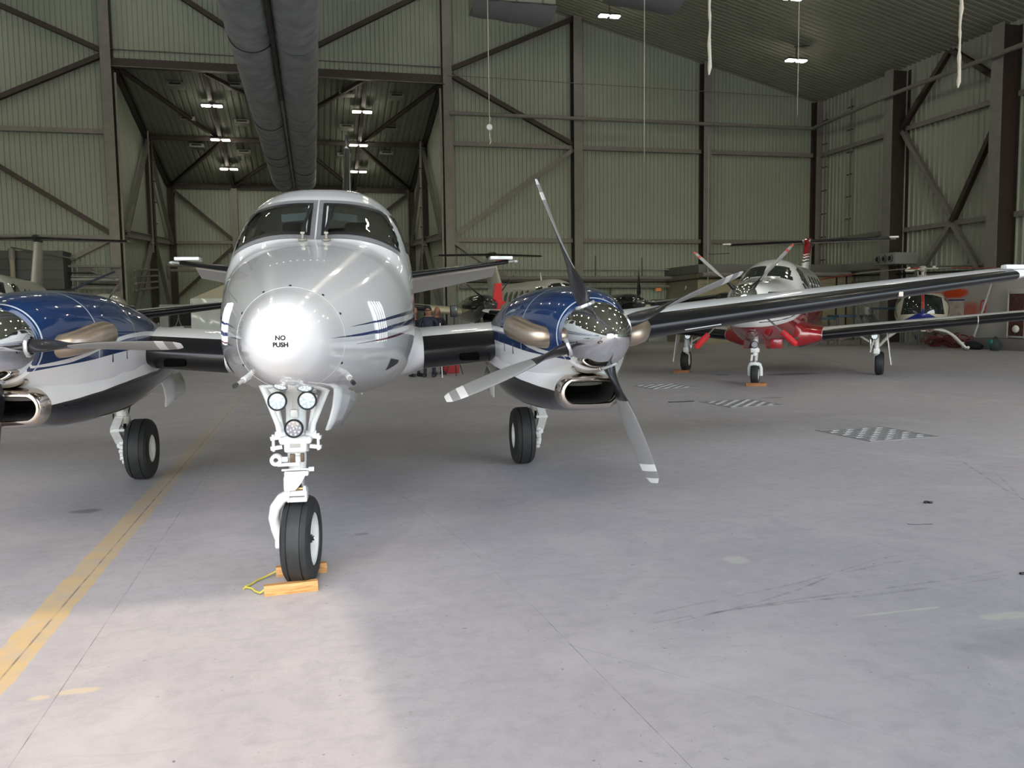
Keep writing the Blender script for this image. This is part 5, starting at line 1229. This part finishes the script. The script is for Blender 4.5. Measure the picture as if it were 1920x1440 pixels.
t = tag(MB().bbox((16.5, YB - .12, 2.05), (.10, .08, .16), .01).cyl((16.5, YB - .1, 1.97), (16.5, YB - .1, 1.0), .012, n=6).build('switch_box', STG), 'small grey switch box left of the bright door window', 'switch')
t = thing('fire_banner', 'red banner with a white patch low on the back wall by the dark spinner', 'banner', (15.55, 39.85, 1.62))
MB().box((0, 0, 0), (1.3, .03, .34)).build('banner_cloth', mat('banner_red', (.50, .02, .025), .6), t, 10)
MB().box((-.05, -.02, 0), (.22, .01, .06)).box((-.05, -.0205, 0), (.06, .01, .22)).build('banner_mark', mat('banner_white', (.6, .55, .55), .6), t, 10)
# pipe runs on the back wall
def pipe(label, pts, r, m=STG, cat='pipe'): return tag(MB().tube(pts, r, 8).build('wall_pipe', m), label, cat)
GAL = mat('galvanised', (.34, .36, .35), .45, metal=.3)
pipe('thin upper conduit crossing the back wall right of the column', [(6.8, 39.5, 3.66), (19.2, 39.5, 3.62)], .035, GAL)
pipe('thick middle grey pipe low across the back wall', [(6.8, 39.3, 3.22), (17.6, 39.3, 3.20), (17.7, 36.0, 3.22), (25.5, 36.0, 3.22)], .10, STG)
pipe('dark thin pipe just under the thick middle pipe on the back wall', [(6.8, 39.35, 3.03), (17.5, 39.35, 3.0), (17.55, 36.1, 3.05), (22, 36.05, 3.05)], .035, BLACKM)
pipe('lowest grey pipe of the run across the back wall', [(6.8, 39.35, 2.80), (17.5, 39.35, 2.78)], .075, STG)
for k, (x, z0, z1) in enumerate(((13.58, 3.3, 4.3), (16.02, 3.3, 4.2))): pipe(('left', 'right')[k] + ' short upright vent pipe standing on the back wall pipe run', [(x, 39.3, z0), (x, 39.3, z1)], .03, BLACKM)
pipe('black downpipe on the back wall left of the black spinner', [(14.44, 39.6, .2), (14.44, 39.6, 2.75)], .06, mat('pipe_bluegrey', (.08, .09, .10), .5))
t = thing('ceiling_conduit', 'tall thin conduit with a small fitting dropping in front of the tan room', 'conduit', (17.95, 36.0, 0))
MB().cyl((0, 0, 2.6), (0, 0, 9.5), .022, n=6).build('conduit_tube', GAL, t); MB().bbox((.15, 0, 3.28), (.3, .08, .12), .01).build('conduit_box', GAL, t); MB().beam((0, 0, 4.15), (1.1, 0, 4.2), .03, .03).build('conduit_arm', BLACKM, t)
# right wall: duct, heater, pipes
t = thing('wall_duct', 'long grey sheet-metal duct along the right wall behind the red airplane tail', 'duct', (25.75, 36.6, 3.55)); MB().bbox((0, 0, 0), (.5, 6.6, .36), .03).build('duct_run', mat('duct_grey', (.19, .20, .19), .5), t)
for y in (-2, 0, 2): MB().box((0, y, 0), (.53, .05, .39)).build('duct_flange', STG, t, 10)
t = thing('air_heater', 'grey heater box with three round nozzles high on the right wall column', 'heater', (24.75, 32.2, 3.45))
MB().bbox((.2, -.15, .25), (1.1, 1.3, .5), .03).build('heater_box', mat('heater_grey', (.22, .235, .23), .5), t)
for k in range(3):
    n_ = MB().lathe([(.001, .06), (.09, .05), (.155, .0), (.175, -.05), (.15, -.10)], (-.37, .32 - k * .42, .26), (-1, 0, 0), 20, 0); n_.lathe([(.14, .02), (.14, .03), (.001, .03)], (-.37, .32 - k * .42, .26), (-1, 0, 0), 16, 1)
    n_.build('round_nozzle', [BLACKM, mat('nozzle_grey', (.28, .30, .29), .5)], t)
MB().beam((.4, 0, .0), (.6, 0, -.4), .06, .06).build('heater_bracket', BLACKM, t)
for k, z in enumerate((3.25, 3.02, 2.72)): pipe(('top', 'middle', 'lowest')[k] + ' of three dark pipes along the right wall behind the rotor', [(25.9, 39.5, z + .2), (25.9, 28, z - .02)], .04, (STG, BLACKM, STG)[k])
# white spray-booth panel with orange overspray
m, tt, b = nt('overspray_panel'); o = obj_xyz(tt); x, y, z = o[0], o[1], o[2]
tc = tt.nodes.new('ShaderNodeTexCoord'); nz = tt.nodes.new('ShaderNodeTexNoise'); nz.inputs['Scale'].default_value = 2.2; nz.inputs['Detail'].default_value = 5; tt.links.new(tc.outputs['Object'], nz.inputs['Vector'])
def blob(cy, cz, ry, rz, hard=.25):
    ey = math_node(tt, 'POWER', math_node(tt, 'ABSOLUTE', math_node(tt, 'DIVIDE', math_node(tt, 'SUBTRACT', y, cy), ry)), 3.0); ez = math_node(tt, 'POWER', math_node(tt, 'ABSOLUTE', math_node(tt, 'DIVIDE', math_node(tt, 'SUBTRACT', z, cz), rz)), 3.0)
    d = math_node(tt, 'ADD', math_node(tt, 'ADD', ey, ez), math_node(tt, 'MULTIPLY', math_node(tt, 'SUBTRACT', nz.outputs[0], .5), 1.6)); r = tt.nodes.new('ShaderNodeMapRange'); tt.links.new(d, r.inputs[0])
    r.inputs[1].default_value = .6 - hard; r.inputs[2].default_value = 1.0 + hard; r.inputs[3].default_value = 1; r.inputs[4].default_value = 0; return r.outputs[0]
c = mix_col(tt, blob(28.67, 2.13, .72, .20), (.40, .395, .385), (.62, .07, .015))
c = mix_col(tt, math_node(tt, 'MULTIPLY', blob(27.95, 1.45, .65, .32, .5), .75), c, (.52, .07, .03))
c = mix_col(tt, math_node(tt, 'MULTIPLY', blob(28.4, 1.02, .9, .22, .5), .5), c, (.45, .10, .06))
tt.links.new(c, b.inputs['Base Color']); b.inputs['Roughness'].default_value = .6
pn_ = thing('spray_panel', 'white board partition with orange overspray, behind the helicopter', 'partition', (0, 0, 0))
MB().bbox((25.12, 26.75, 1.47), (.06, 5.6, 2.80), .01).build('panel_board', m, pn_)
MB().box((25.08, 28.55, 1.85), (.02, .85, .045)).build('tape_strip', mat('tape_blue', (.02, .02, .16), .6), pn_, 10)
MB().box((25.082, 28.55, 1.45), (.012, .80, .75)).build('plastic_sheet', mat('plastic_sheet', (.50, .46, .43), .35, noise=.25, nscale=5), pn_, 10)
rg = MB(); P_ = [(27.15 + .12 * math.copysign(abs(math.cos(a)) ** .5, math.cos(a)), 1.58 + .22 * math.copysign(abs(math.sin(a)) ** .5, math.sin(a))) for a in [2 * math.pi * k / 24 for k in range(25)]]
rg.tube([(25.085, q[0], q[1]) for q in P_], .032, 6, caps=False); rg.build('painted_ring', mat('ring_red', (.42, .05, .04), .6), pn_)
# framed maroon panels leaning at the right edge
MAR = mat('maroon_panel', (.075, .03, .028), .6, noise=.5, nscale=6); FRW = mat('frame_white', (.42, .42, .41), .5)
for k, (yy, lab) in enumerate(((25.35, 'white-framed maroon panel with a round white lamp, leaning on the right partition'), (24.5, 'second white-framed maroon panel, cut by the right picture edge'))):
    t = thing('framed_panel', lab, 'panel', (24.85, yy, .42), 0, 'framed maroon panels by the partition')
    MB().bbox((.02, 0, .87), (.05, .74, 1.74), .01).build('panel_fill', MAR, t)
    for nm, cc, ss in (('frame_bar', (0, -.38, .88), (.07, .07, 1.80)), ('frame_bar', (0, .38, .88), (.07, .07, 1.80)), ('frame_bar', (0, 0, 1.70), (.07, .72, .20)), ('frame_bar', (0, 0, .04), (.07, .72, .07))): MB().bbox(cc, ss, .02).build(nm, FRW, t)
    if k == 0: MB().sphere((-.03, -.02, .33), (.07, .15, .14), 16, 10).build('round_lamp', mat('lamp_white', (.75, .74, .66), .4), t)
t = thing('leaning_pole', 'white pole leaning against the partition left of the maroon panels', 'pole', (24.5, 26.95, .02)); MB().cyl((0, .15, 0), (.42, -.45, 2.75), .04, n=10).build('pole_shaft', FRW, t)
t = thing('low_plinth', 'long low grey plinth below the framed maroon panels', 'plinth', (24.6, 25.1, 0)); MB().bbox((.0, 0, .2), (.8, 3.4, .4), .02).build('plinth_box', mat('plinth_grey', (.16, .145, .15), .7), t)
t = thing('air_hose_pile', 'heap of dark red air hose coiled on the floor behind the helicopter skid', 'hose', (24.5, 28.1, 0))
HM = mat('hose_red', (.14, .028, .03), .6); HM2 = mat('hose_red_light', (.22, .06, .06), .6)
for k in range(16):
    P = []; cy = random.uniform(-.85, .95); r0 = random.uniform(.35, .7); zz = .03 + .035 * k * random.uniform(.5, 1)
    for i in range(25):
        a = 2 * math.pi * i / 24 * random.uniform(.99, 1.01); P.append((-.15 + .34 * math.cos(a), cy + r0 * math.sin(a), max(.025, zz + .12 * math.sin(a * 2 + k))))
    MB().tube(P, .026, 6).build('hose_coil', HM if k % 3 else HM2, t)
t = thing('white_cup', 'small white cylinder standing left of the black bag', 'bottle', (23.85, 26.75, 0)); MB().lathe([(.001, 0), (.055, 0), (.055, .21), (.04, .235), (.04, .26), (.001, .26)], (0, 0, 0), (0, 0, 1), 14).build('bottle_body', mat('bottle_white', (.6, .58, .54), .5), t)
def soft_bag(name, lab, loc, s, m, rz):
    t = thing(name, lab, 'bag', loc, rz); bm = bmesh.new(); bmesh.ops.create_icosphere(bm, subdivisions=3, radius=1)
    for v in bm.verts:
        k = 1 + .10 * math.sin(v.co.x * 5 + v.co.y * 3) * math.cos(v.co.z * 4); v.co = Vector((v.co.x * s[0] * k, v.co.y * s[1] * k, max(-.8, v.co.z) * s[2] * k + .8 * s[2]))
    bm.verts.index_update(); mb = MB().add([v.co.copy() for v in bm.verts], [[v.index for v in f.verts] for f in bm.faces]); bm.free(); mb.build('bag_body', m, t, 60)
    MB().tube([(-.0, -s[1] * .5, s[2] * 1.6), (0, -s[1] * .2, s[2] * 2.05), (0, s[1] * .2, s[2] * 2.05), (0, s[1] * .5, s[2] * 1.6)], .015, 6).build('bag_handle', BLACKM, t); return t
soft_bag('duffel_bag', 'black duffel bag lying in front of the low grey plinth', (23.78, 26.15, 0), (.22, .42, .15), mat('bag_black', (.008, .010, .014), .8), 0)
bp_ = soft_bag('backpack', 'teal and black backpack at the right picture edge', (23.75, 25.1, 0), (.2, .2, .24), mat('bag_dark', (.03, .045, .05), .8), -.1)
MB().bbox((-.17, .05, .26), (.06, .22, .30), .03).build('bag_pocket', mat('bag_teal', (.03, .20, .17), .7), bp_)
# blue work stands
BLU = mat('stand_blue', (.055, .11, .17), .5); GRS = mat('stand_grey', (.16, .17, .18), .5)
def stand(lab, x, y, w, d, h_, rz):
    t = thing('work_stand', lab, 'work stand', (x, y, 0), rz, 'blue maintenance stands')
    MB().bbox((0, 0, h_), (w, d, .09), .01).build('platform', BLU, t)
    for sx in (-1, 1):
        for sy in (-1, 1): MB().beam((sx * w * .47, sy * d * .45, 0), (sx * w * .47, sy * d * .45, h_), .06, .06).build('leg', GRS, t, 10)
        MB().beam((sx * w * .47, -d * .45, .15), (sx * w * .47, d * .45, h_ * .8), .04, .04).build('cross_brace', GRS, t, 10)
    MB().beam((-w * .47, -d * .45, .2), (w * .47, -d * .45, h_ * .85), .04, .04).build('cross_brace', GRS, t, 10)
    MB().beam((-w * .47, -d * .45, h_ * .45), (w * .47, -d * .45, h_ * .45), .05, .05).build('side_rail', GRS, t, 10); return t
stand('low blue-topped work stand nearest the red airplane fuselage', 20.6, 31.6, 1.7, 1.0, 1.15, .1); stand('middle blue-topped work stand behind the black wing edge', 22.3, 31.4, 1.6, 1.0, 1.25, -.1); stand('taller blue-topped work stand beside the helicopter bubble', 24.1, 30.9, 1.7, 1.0, 1.55, .05)
t = thing('rolling_steps', 'grey wheeled steps with a white rag on the handrail among the blue stands', 'steps', (22.4, 30.2, 0), .3)
for sx in (-.3, .3): MB().beam((sx, -.6, .05), (sx, .5, 1.35), .06, .08).build('stringer', GRS, t, 10); MB().beam((sx, -.5, .6), (sx, .55, 1.75), .035, .035).build('handrail', GRS, t, 10)
for k in range(5): MB().box((0, -.5 + .22 * k, .25 + .26 * k), (.6, .2, .03)).build('step', GRS, t, 10)
rag = MB().loft([[Vector((.3 + .09 * math.cos(a) * f, .42 + .1 * math.sin(a) * f, z)) for a in [2 * math.pi * k / 12 for k in range(12)]] for z, f in ((1.62, .2), (1.58, .9), (1.45, 1.1), (1.32, .8 ), (1.25, .9))], True, True, True).build('rag', mat('rag_white', (.42, .42, .42), .9), t)

# ------------------------------------------------------------------ left side
t = thing('vent_plenum', 'large dark grey duct box on the left back wall behind the T-tail', 'duct', (-11.4, 39.2, 3.5)); PG = mat('plenum_grey', (.075, .08, .08), .6)
MB().bbox((0, 0, .1), (2.6, 1.3, 1.6), .03).build('plenum_box', PG, t)
for z in (.55, .1, -.3): MB().box((0, -.66, z), (2.6, .03, .035)).build('plenum_seam', BLACKM, t, 10)
t = thing('cream_pipe', 'cream upright pipe in front of the dark duct box, far left', 'pipe', (-11.95, 38.3, 0)); MB().cyl((0, 0, 0), (0, 0, 4.15), .10, n=14).build('pipe_shaft', mat('cream_pipe', (.32, .29, .22), .6), t); MB().cyl((0, 0, 4.0), (0, 0, 4.45), .13, n=14).build('pipe_collar', STG, t); MB().beam((0, 0, 4.5), (2.6, 0, 4.0), .06, .06).build('pipe_arm', BLACKM, t)
t = thing('blue_grey_tank', 'blue-grey box on the far left behind the white T-tail airplane', 'tank', (-13.75, 38.6, 0)); MB().bbox((0, 0, 2.1), (2.0, 1.4, 4.2), .06).build('tank_body', mat('tank_blue', (.10, .125, .15), .55), t); MB().box((0, -.71, 3.75), (2.0, .03, .05)).build('tank_band', GAL, t, 10)
t = thing('pipe_rack', 'wall rack of rods and tubes left of the tall grey column', 'rack', (-9.05, 39.0, 0))
RB = mat('rod_blue', (.05, .075, .12), .5)
for z, r, m_, a, b_ in ((3.78, .05, STG, -1.0, 1.1), (3.5, .03, BLACKM, -1.0, .2), (3.35, .03, GAL, -.9, .95), (3.22, .07, GAL, -.9, .98), (3.02, .04, BLACKM, -.5, .95), (2.86, .07, STG, -.9, .95)): MB().cyl((a, 0, z), (b_, -.05, z - .03), r, n=8).build('rack_tube', m_, t)
MB().cyl((-.9, -.1, 2.78), (.85, -.1, 3.55), .045, n=8).build('blue_rod', RB, t); MB().cyl((-.2, -.1, 3.6), (.85, -.1, 3.2), .035, n=8).build('rack_tube', STG, t)
for x in (-.85, -.65, .1): MB().beam((x, .05, 2.4), (x, .05, 3.9), .05, .05).build('rack_post', STG, t, 10)
MB().slab([(-.6, 0, 3.72), (.0, 0, 3.72), (-.1, 0, 3.5), (-.6, 0, 3.2)], .04).build('rack_gusset', BLACKM, t)
t = thing('wrapped_booth', 'white plastic-wrapped booth with a beige peaked top, left of the white fuselage', 'tent', (-3.05, 36.6, 0))
rows = []
for i in range(25):
    u = i / 24; rows.append([Vector((-1.75 + 3.5 * u + .03 * math.sin(v * 9), -.6 + .05 * math.sin(u * 31 + v * 7) * (1 - abs(v - .5)) + .06 * math.sin(v * 11 + u * 5), 2.3 * v + .01)) for v in [q / 16 for q in range(17)]])
PL = mat('plastic_wrap', (.55, .58, .57), .22, coat=.6, bump=.35, bscale=5)
MB().loft(rows, False).build('plastic_front', PL, t, 60)
MB().box((-1.76, .2, 1.15), (.03, 1.6, 2.3)).box((1.76, .2, 1.15), (.03, 1.6, 2.3)).box((0, 1.0, 1.15), (3.5, .03, 2.3)).build('plastic_side', PL, t, 10)
MB().add([(-1.78, -.6, 2.3), (1.78, -.6, 2.3), (1.78, 1.0, 2.3), (-1.78, 1.0, 2.3), (.2, -.5, 3.15), (.2, .9, 3.15)], [(0, 1, 4), (1, 2, 5, 4), (2, 3, 5), (3, 0, 4, 5)]).build('booth_roof', mat('canvas_beige', (.42, .40, .30), .8), t, 10)
t = thing('white_drum', 'white plastic drum with a small blue label standing left of the wrapped booth', 'drum', (-5.28, 35.7, 0)); MB().lathe([(.001, 0), (.22, 0), (.225, .05), (.225, 1.12), (.20, 1.2), (.001, 1.2)], (0, 0, 0), (0, 0, 1), 24).build('drum_body', mat('drum_white', (.46, .47, .45), .5), t)
MB().box((-.12, -.20, .72), (.09, .03, .11), Matrix.Rotation(-.6, 3, 'Z')).build('drum_label', mat('label_blue', (.02, .10, .30), .5), t, 10); MB().tube([(-.12, 0, 1.2), (-.02, 0, 1.42), (.02, 0, 1.75), (.04, 0, 1.42), (.12, 0, 1.2)], .012, 6).build('drum_sling', GAL, t)
t = thing('workbench_unit', 'pale grey bench unit with an open shelf behind the drum', 'bench', (-5.75, 37.6, 0)); BG = mat('bench_grey', (.26, .27, .25), .6)
MB().bbox((-.32, 0, 1.05), (.35, .6, 2.1), .02).build('bench_side', BG, t); MB().bbox((.25, .05, 1.95), (.9, .55, .30), .02).build('bench_header', BG, t); MB().box((.3, .25, 1.5), (.9, .04, .6)).build('bench_back', DARK, t, 10); MB().bbox((.25, .05, 1.1), (.9, .6, .08), .01).build('bench_shelf', BG, t)
for k in range(3): MB().cyl((-1.1 + .28 * k, -.3, .5), (-1.1 + .28 * k, -.3, 1.35), .04, n=8).build('bench_pipe', GAL, t)
tag(MB().bbox((-5.55, 36.6, .75), (.7, .5, .35), .03).build('cardboard_box', mat('carton', (.14, .12, .085), .8)), 'dark brown carton on the floor behind the white drum', 'box').location.z = -.57
for k, z in enumerate((3.6, 3.3, 3.0, 2.7)): pipe('horizontal pipe on the left tail bay wall, %s of four' % ('topmost', 'second from top', 'third from top', 'lowest')[k], [(-7.75, 40.8, z + .1), (-7.75, 46.4, z + .4)], .05, STG)
pipe('double grey pipe bend high beside the tail bay left column, ending above the wrapped booth', [(-7.4, 47.5, 3.6), (-7.4, 47.0, 4.25), (-3.5, 47.0, 4.25)], .07, STG)
pipe('lower pipe below the double bend, left tail bay', [(-7.2, 46.9, 4.0), (-3.5, 46.9, 3.95)], .07, STG)

# ------------------------------------------------------------------ people standing behind the white airplane
SKIN = mat('skin', (.30, .14, .09), .55); NAVY = mat('navy_clothes', (.010, .013, .030), .8, noise=.2, nscale=12); HAIR = mat('dark_hair', (.015, .011, .010), .7); SHOE = mat('black_shoes', (.01, .01, .01), .6)
def person(lab, x, y, rz, h_=1.76, cap=False, bald=False):
    t = thing('person', lab, 'person', (x, y, 0), rz, 'people behind the white airplane'); k = h_ / 1.76
    V = [(0, 0, .95), (0, 0, 1.10), (0, .0, 1.30), (0, .01, 1.45), (0, -.005, 1.53), (0, -.02, 1.60), (0, -.025, 1.70)]
    E_ = [(0, 1), (1, 2), (2, 3), (3, 4), (4, 5), (5, 6)]; rad = [.15, .14, .165, .10, .055, .085, .075]
    for s in (-1, 1):
        i = len(V); V += [(s * .10, 0, .90), (s * .11, -.01, .50), (s * .115, .015, .09), (s * .12, -.12, .05)]; rad += [.10, .065, .045, .04]; E_ += [(0, i), (i, i + 1), (i + 1, i + 2), (i + 2, i + 3)]
        i = len(V); V += [(s * .19, 0, 1.40), (s * .25, .02, 1.12), (s * .20, -.12, .95), (s * .16, -.17, .92)]; rad += [.065, .048, .036, .03]; E_ += [(3, i), (i, i + 1), (i + 1, i + 2), (i + 2, i + 3)]
    me = bpy.data.meshes.new('body'); me.from_pydata([Vector(v) * k for v in V], E_, []); o = bpy.data.objects.new('body', me); COL.objects.link(o); o.parent = t
    sk = o.modifiers.new('skin', 'SKIN'); me.skin_vertices.new() if not me.skin_vertices else None
    for i, r in enumerate(rad): me.skin_vertices[0].data[i].radius = (r * k, r * k * .9)
    me.skin_vertices[0].data[0].use_root = True
    ss = o.modifiers.new('sub', 'SUBSURF'); ss.levels = ss.render_levels = 2
    m, tt, b = nt('person_skin_and_clothes'); oo = obj_xyz(tt); up = math_node(tt, 'GREATER_THAN', oo[2], 1.49 * k)
    tt.links.new(mix_col(tt, up, (.010, .013, .030), (.30, .14, .09)), b.inputs['Base Color']); b.inputs['Roughness'].default_value = .7; me.materials.append(m)
    hd = MB().sphere((0, -.03, 1.655), (.078, .098, .115), 16, 12); hd.sphere((0, -.128, 1.64), (.014, .022, .022), 8, 6)
    for s in (-1, 1): hd.sphere((s * .078, -.015, 1.65), (.014, .025, .034), 8, 6)
    hd.build('head', SKIN, t)
    f = MB()
    for s in (-1, 1): f.sphere((s * .032, -.118, 1.668), (.012, .008, .007), 8, 5)
    f.box((0, -.122, 1.605), (.045, .008, .008)); f.build('facial_feature', HAIR, t)
    if cap: MB().lathe([(.001, .115), (.05, .105), (.08, .07), (.088, .02), (.086, .0)], (0, -.02, 1.675), (0, 0, 1), 16).slab([(-.06, -.09, 1.69), (.06, -.09, 1.69), (.04, -.19, 1.68), (-.04, -.19, 1.68)], .01).build('cap', HAIR, t)
    elif not bald: MB().lathe([(.001, .095), (.05, .085), (.078, .05), (.085, .0), (.08, -.03)], (0, -.012, 1.685), (0, .25, 1), 16).build('hair', HAIR, t)
    for s in (-1, 1): MB().bbox((s * .12 * k, -.06, .04), (.09, .26, .08), .03).build('shoe', SHOE, t)
    return t
person('person in dark navy clothes half hidden by the white fuselage edge', 2.48, 21.3, .4, 1.70); person('person in navy with a dark cap, second from the white fuselage', 2.82, 21.0, -.3, 1.80, cap=True); person('bald person in dark clothes beside the loudspeaker', 3.14, 21.75, .2, 1.76, bald=True)
t = thing('loudspeaker', 'black loudspeaker box on a stand right of the standing people', 'loudspeaker', (3.50, 21.2, 1.5))
b_ = MB().bbox((0, 0, .15), (.17, .18, .30), .02).build('speaker_cabinet', BLACKM, t); MB().lathe([(.06, .0), (.045, .02), (.001, .03)], (0, -.09, .10), (0, 1, 0), 16).build('speaker_cone', mat('cone_grey', (.05, .05, .05), .5), t); MB().box((.05, -.092, .2), (.012, .006, .06)).build('speaker_light', mat('led_green', (.2, .5, .3), .4, emit=(.3, .8, .5), estr=.4), t)
t = thing('speaker_stand', 'black tripod under the loudspeaker, in front of red tool cases', 'stand', (3.50, 21.2, 0)); MB().cyl((0, 0, .5), (0, 0, 1.5), .018, n=8).build('stand_pole', BLACKM, t)
for k in range(3): a = k * 2.094 + .5; MB().cyl((0, 0, .75), (.26 * math.cos(a), .26 * math.sin(a), .01), .012, n=6).build('leg', BLACKM, t)
RC = mat('case_red', (.30, .015, .02), .5)
for k, (lab, z, w) in enumerate((('larger red tool case on the floor behind the loudspeaker tripod', 0, .46), ('smaller red tool case stacked on the larger one behind the tripod', .80, .32))):
    t = thing('tool_case', lab, 'tool case', (3.52, 22.15, z), 0); MB().bbox((0, 0, .4 if k == 0 else .24), (w, .35, .8 if k == 0 else .48), .02).build('case_body', RC, t); MB().box((0, -.18, .36 if k == 0 else .22), (w * .9, .02, .03)).build('case_band', BLACKM, t, 10)
tag(MB().cyl((3.08, 20.6, 0), (3.05, 20.6, 1.36), .014, n=8).build('white_stick', mat('stick_white', (.7, .7, .68), .5)), 'thin white upright stick in front of the bald person', 'stick')

# ------------------------------------------------------------------ floor drains, scraps and marks
GR = mat('drain_plate', (.52, .53, .55), .28, metal=.5); GRD = mat('drain_recess', (.25, .25, .25), .7); GRF = mat('drain_frame', (.30, .30, .31), .5, metal=.4)
gm = None
for lab, x, y in (('floor drain grate nearest the camera on the right', 6.98, 9.27), ('middle floor drain grate, in front of the red and white airplane', 7.10, 12.98), ('farthest floor drain grate, beside the nearest right propeller', 7.18, 16.42)):
    t = thing('floor_drain', lab, 'floor drain', (x, y, 0), R(4), 'square floor drains'); S = .94
    MB().box((0, 0, .0015), (S, S, .002)).build('drain_recess', GRD, t, 10)
    for a in (0, 90, 180, 270): MB().box((0, S / 2 + .03, .003), (S + .1, .035, .005), None).build('drain_frame', GRF, t, 10).rotation_euler = (0, 0, R(a))
    n = 8; q = S / n
    for i in range(n):
        for j in range(n):
            if (i + j) % 2: continue
            if gm is None: g_ = MB().bbox((0, 0, 0), (q * .92, q * .60, .006), .002).build('grate_plate', GR, t); gm = g_.data
            else: g_ = bpy.data.objects.new('grate_plate', gm); COL.objects.link(g_); g_.parent = t
            g_.location = (-S / 2 + q * (i + .5), -S / 2 + q * (j + .5), .0055)
t = thing('floor_scrap', 'small black crumpled scrap lying on the floor below the nearest drain', 'scrap', (4.88, 5.82, 0)); MB().bbox((0, 0, .012), (.042, .025, .016), .005, Matrix.Rotation(.5, 3, 'Z')).bbox((.035, -.01, .009), (.03, .022, .016), .004).build('scrap_lump', BLACKM, t)
t = thing('floor_scrap', 'small dark scrap on the floor at the right picture edge', 'scrap', (4.13, 4.09, 0)); MB().bbox((0, 0, .006), (.04, .02, .012), .004).build('scrap_lump', BLACKM, t)
t = thing('floor_wire', 'thin bent black wire bit lying on the open floor at right', 'wire', (4.35, 5.25, 0)); MB().tube([(-.08, .03, .004), (-.03, .0, .004), (.05, -.01, .004), (.1, -.02, .004)], .0016, 5).build('wire_bit', BLACKM, t)
t = thing('floor_wire', 'thin dark stick on the floor between the propeller and the middle drain', 'wire', (6.25, 13.5, 0)); MB().tube([(-.25, .02, .006), (0, 0, .006), (.25, .03, .006)], .008, 5).build('wire_bit', BLACKM, t)
def mark_mat():
    m, t, b = nt('tyre_mark'); N, L = t.nodes, t.links; tc = N.new('ShaderNodeTexCoord'); nz = N.new('ShaderNodeTexNoise'); nz.inputs['Scale'].default_value = 9; nz.inputs['Detail'].default_value = 6; L.new(tc.outputs['Object'], nz.inputs['Vector'])
    r = N.new('ShaderNodeMapRange'); r.inputs[1].default_value = .36; r.inputs[2].default_value = .7; r.inputs[3].default_value = .0; r.inputs[4].default_value = .24; L.new(nz.outputs[0], r.inputs[0]); L.new(r.outputs[0], b.inputs['Alpha']); b.inputs['Base Color'].default_value = (.10, .095, .10, 1); b.inputs['Roughness'].default_value = .7; return m
MM = mark_mat()
def mark(P, w):
    rows = []
    for i, p in enumerate(P):
        a = Vector((*P[max(i - 1, 0)], 0)); c = Vector((*P[min(i + 1, len(P) - 1)], 0)); d = (c - a).normalized(); n_ = Vector((-d.y, d.x, 0)); ww = w * (.3 if i in (0, len(P) - 1) else 1)
        rows.append([Vector((*p, .0012)) - n_ * ww, Vector((*p, .0012)) + n_ * ww])
    MB().loft(rows, False).build('tyre_mark', MM, floor, 60)
mark([(1.59, 4.03), (1.82, 4.09), (2.1, 4.16), (2.42, 4.23), (2.76, 4.31), (3.1, 4.43), (3.47, 4.58), (3.9, 4.68)], .008); mark([(1.61, 3.93), (1.9, 3.98), (2.25, 4.01), (2.65, 4.02), (3.07, 4.01), (3.5, 4.03), (3.95, 4.07)], .011)
mark([(1.66, 3.87), (1.95, 3.96), (2.34, 4.07), (2.68, 4.2), (3.01, 4.37), (3.5, 4.5), (3.87, 4.53)], .009); mark([(1.72, 3.90), (2.1, 4.0), (2.6, 4.06), (3.2, 4.09), (3.8, 4.13), (4.2, 4.2)], .009)
mark([(7.07, 8.25), (6.5, 7.2), (5.93, 6.13), (5.6, 5.4)], .012); mark([(6.73, 7.17), (6.2, 6.4), (5.69, 5.65)], .012)
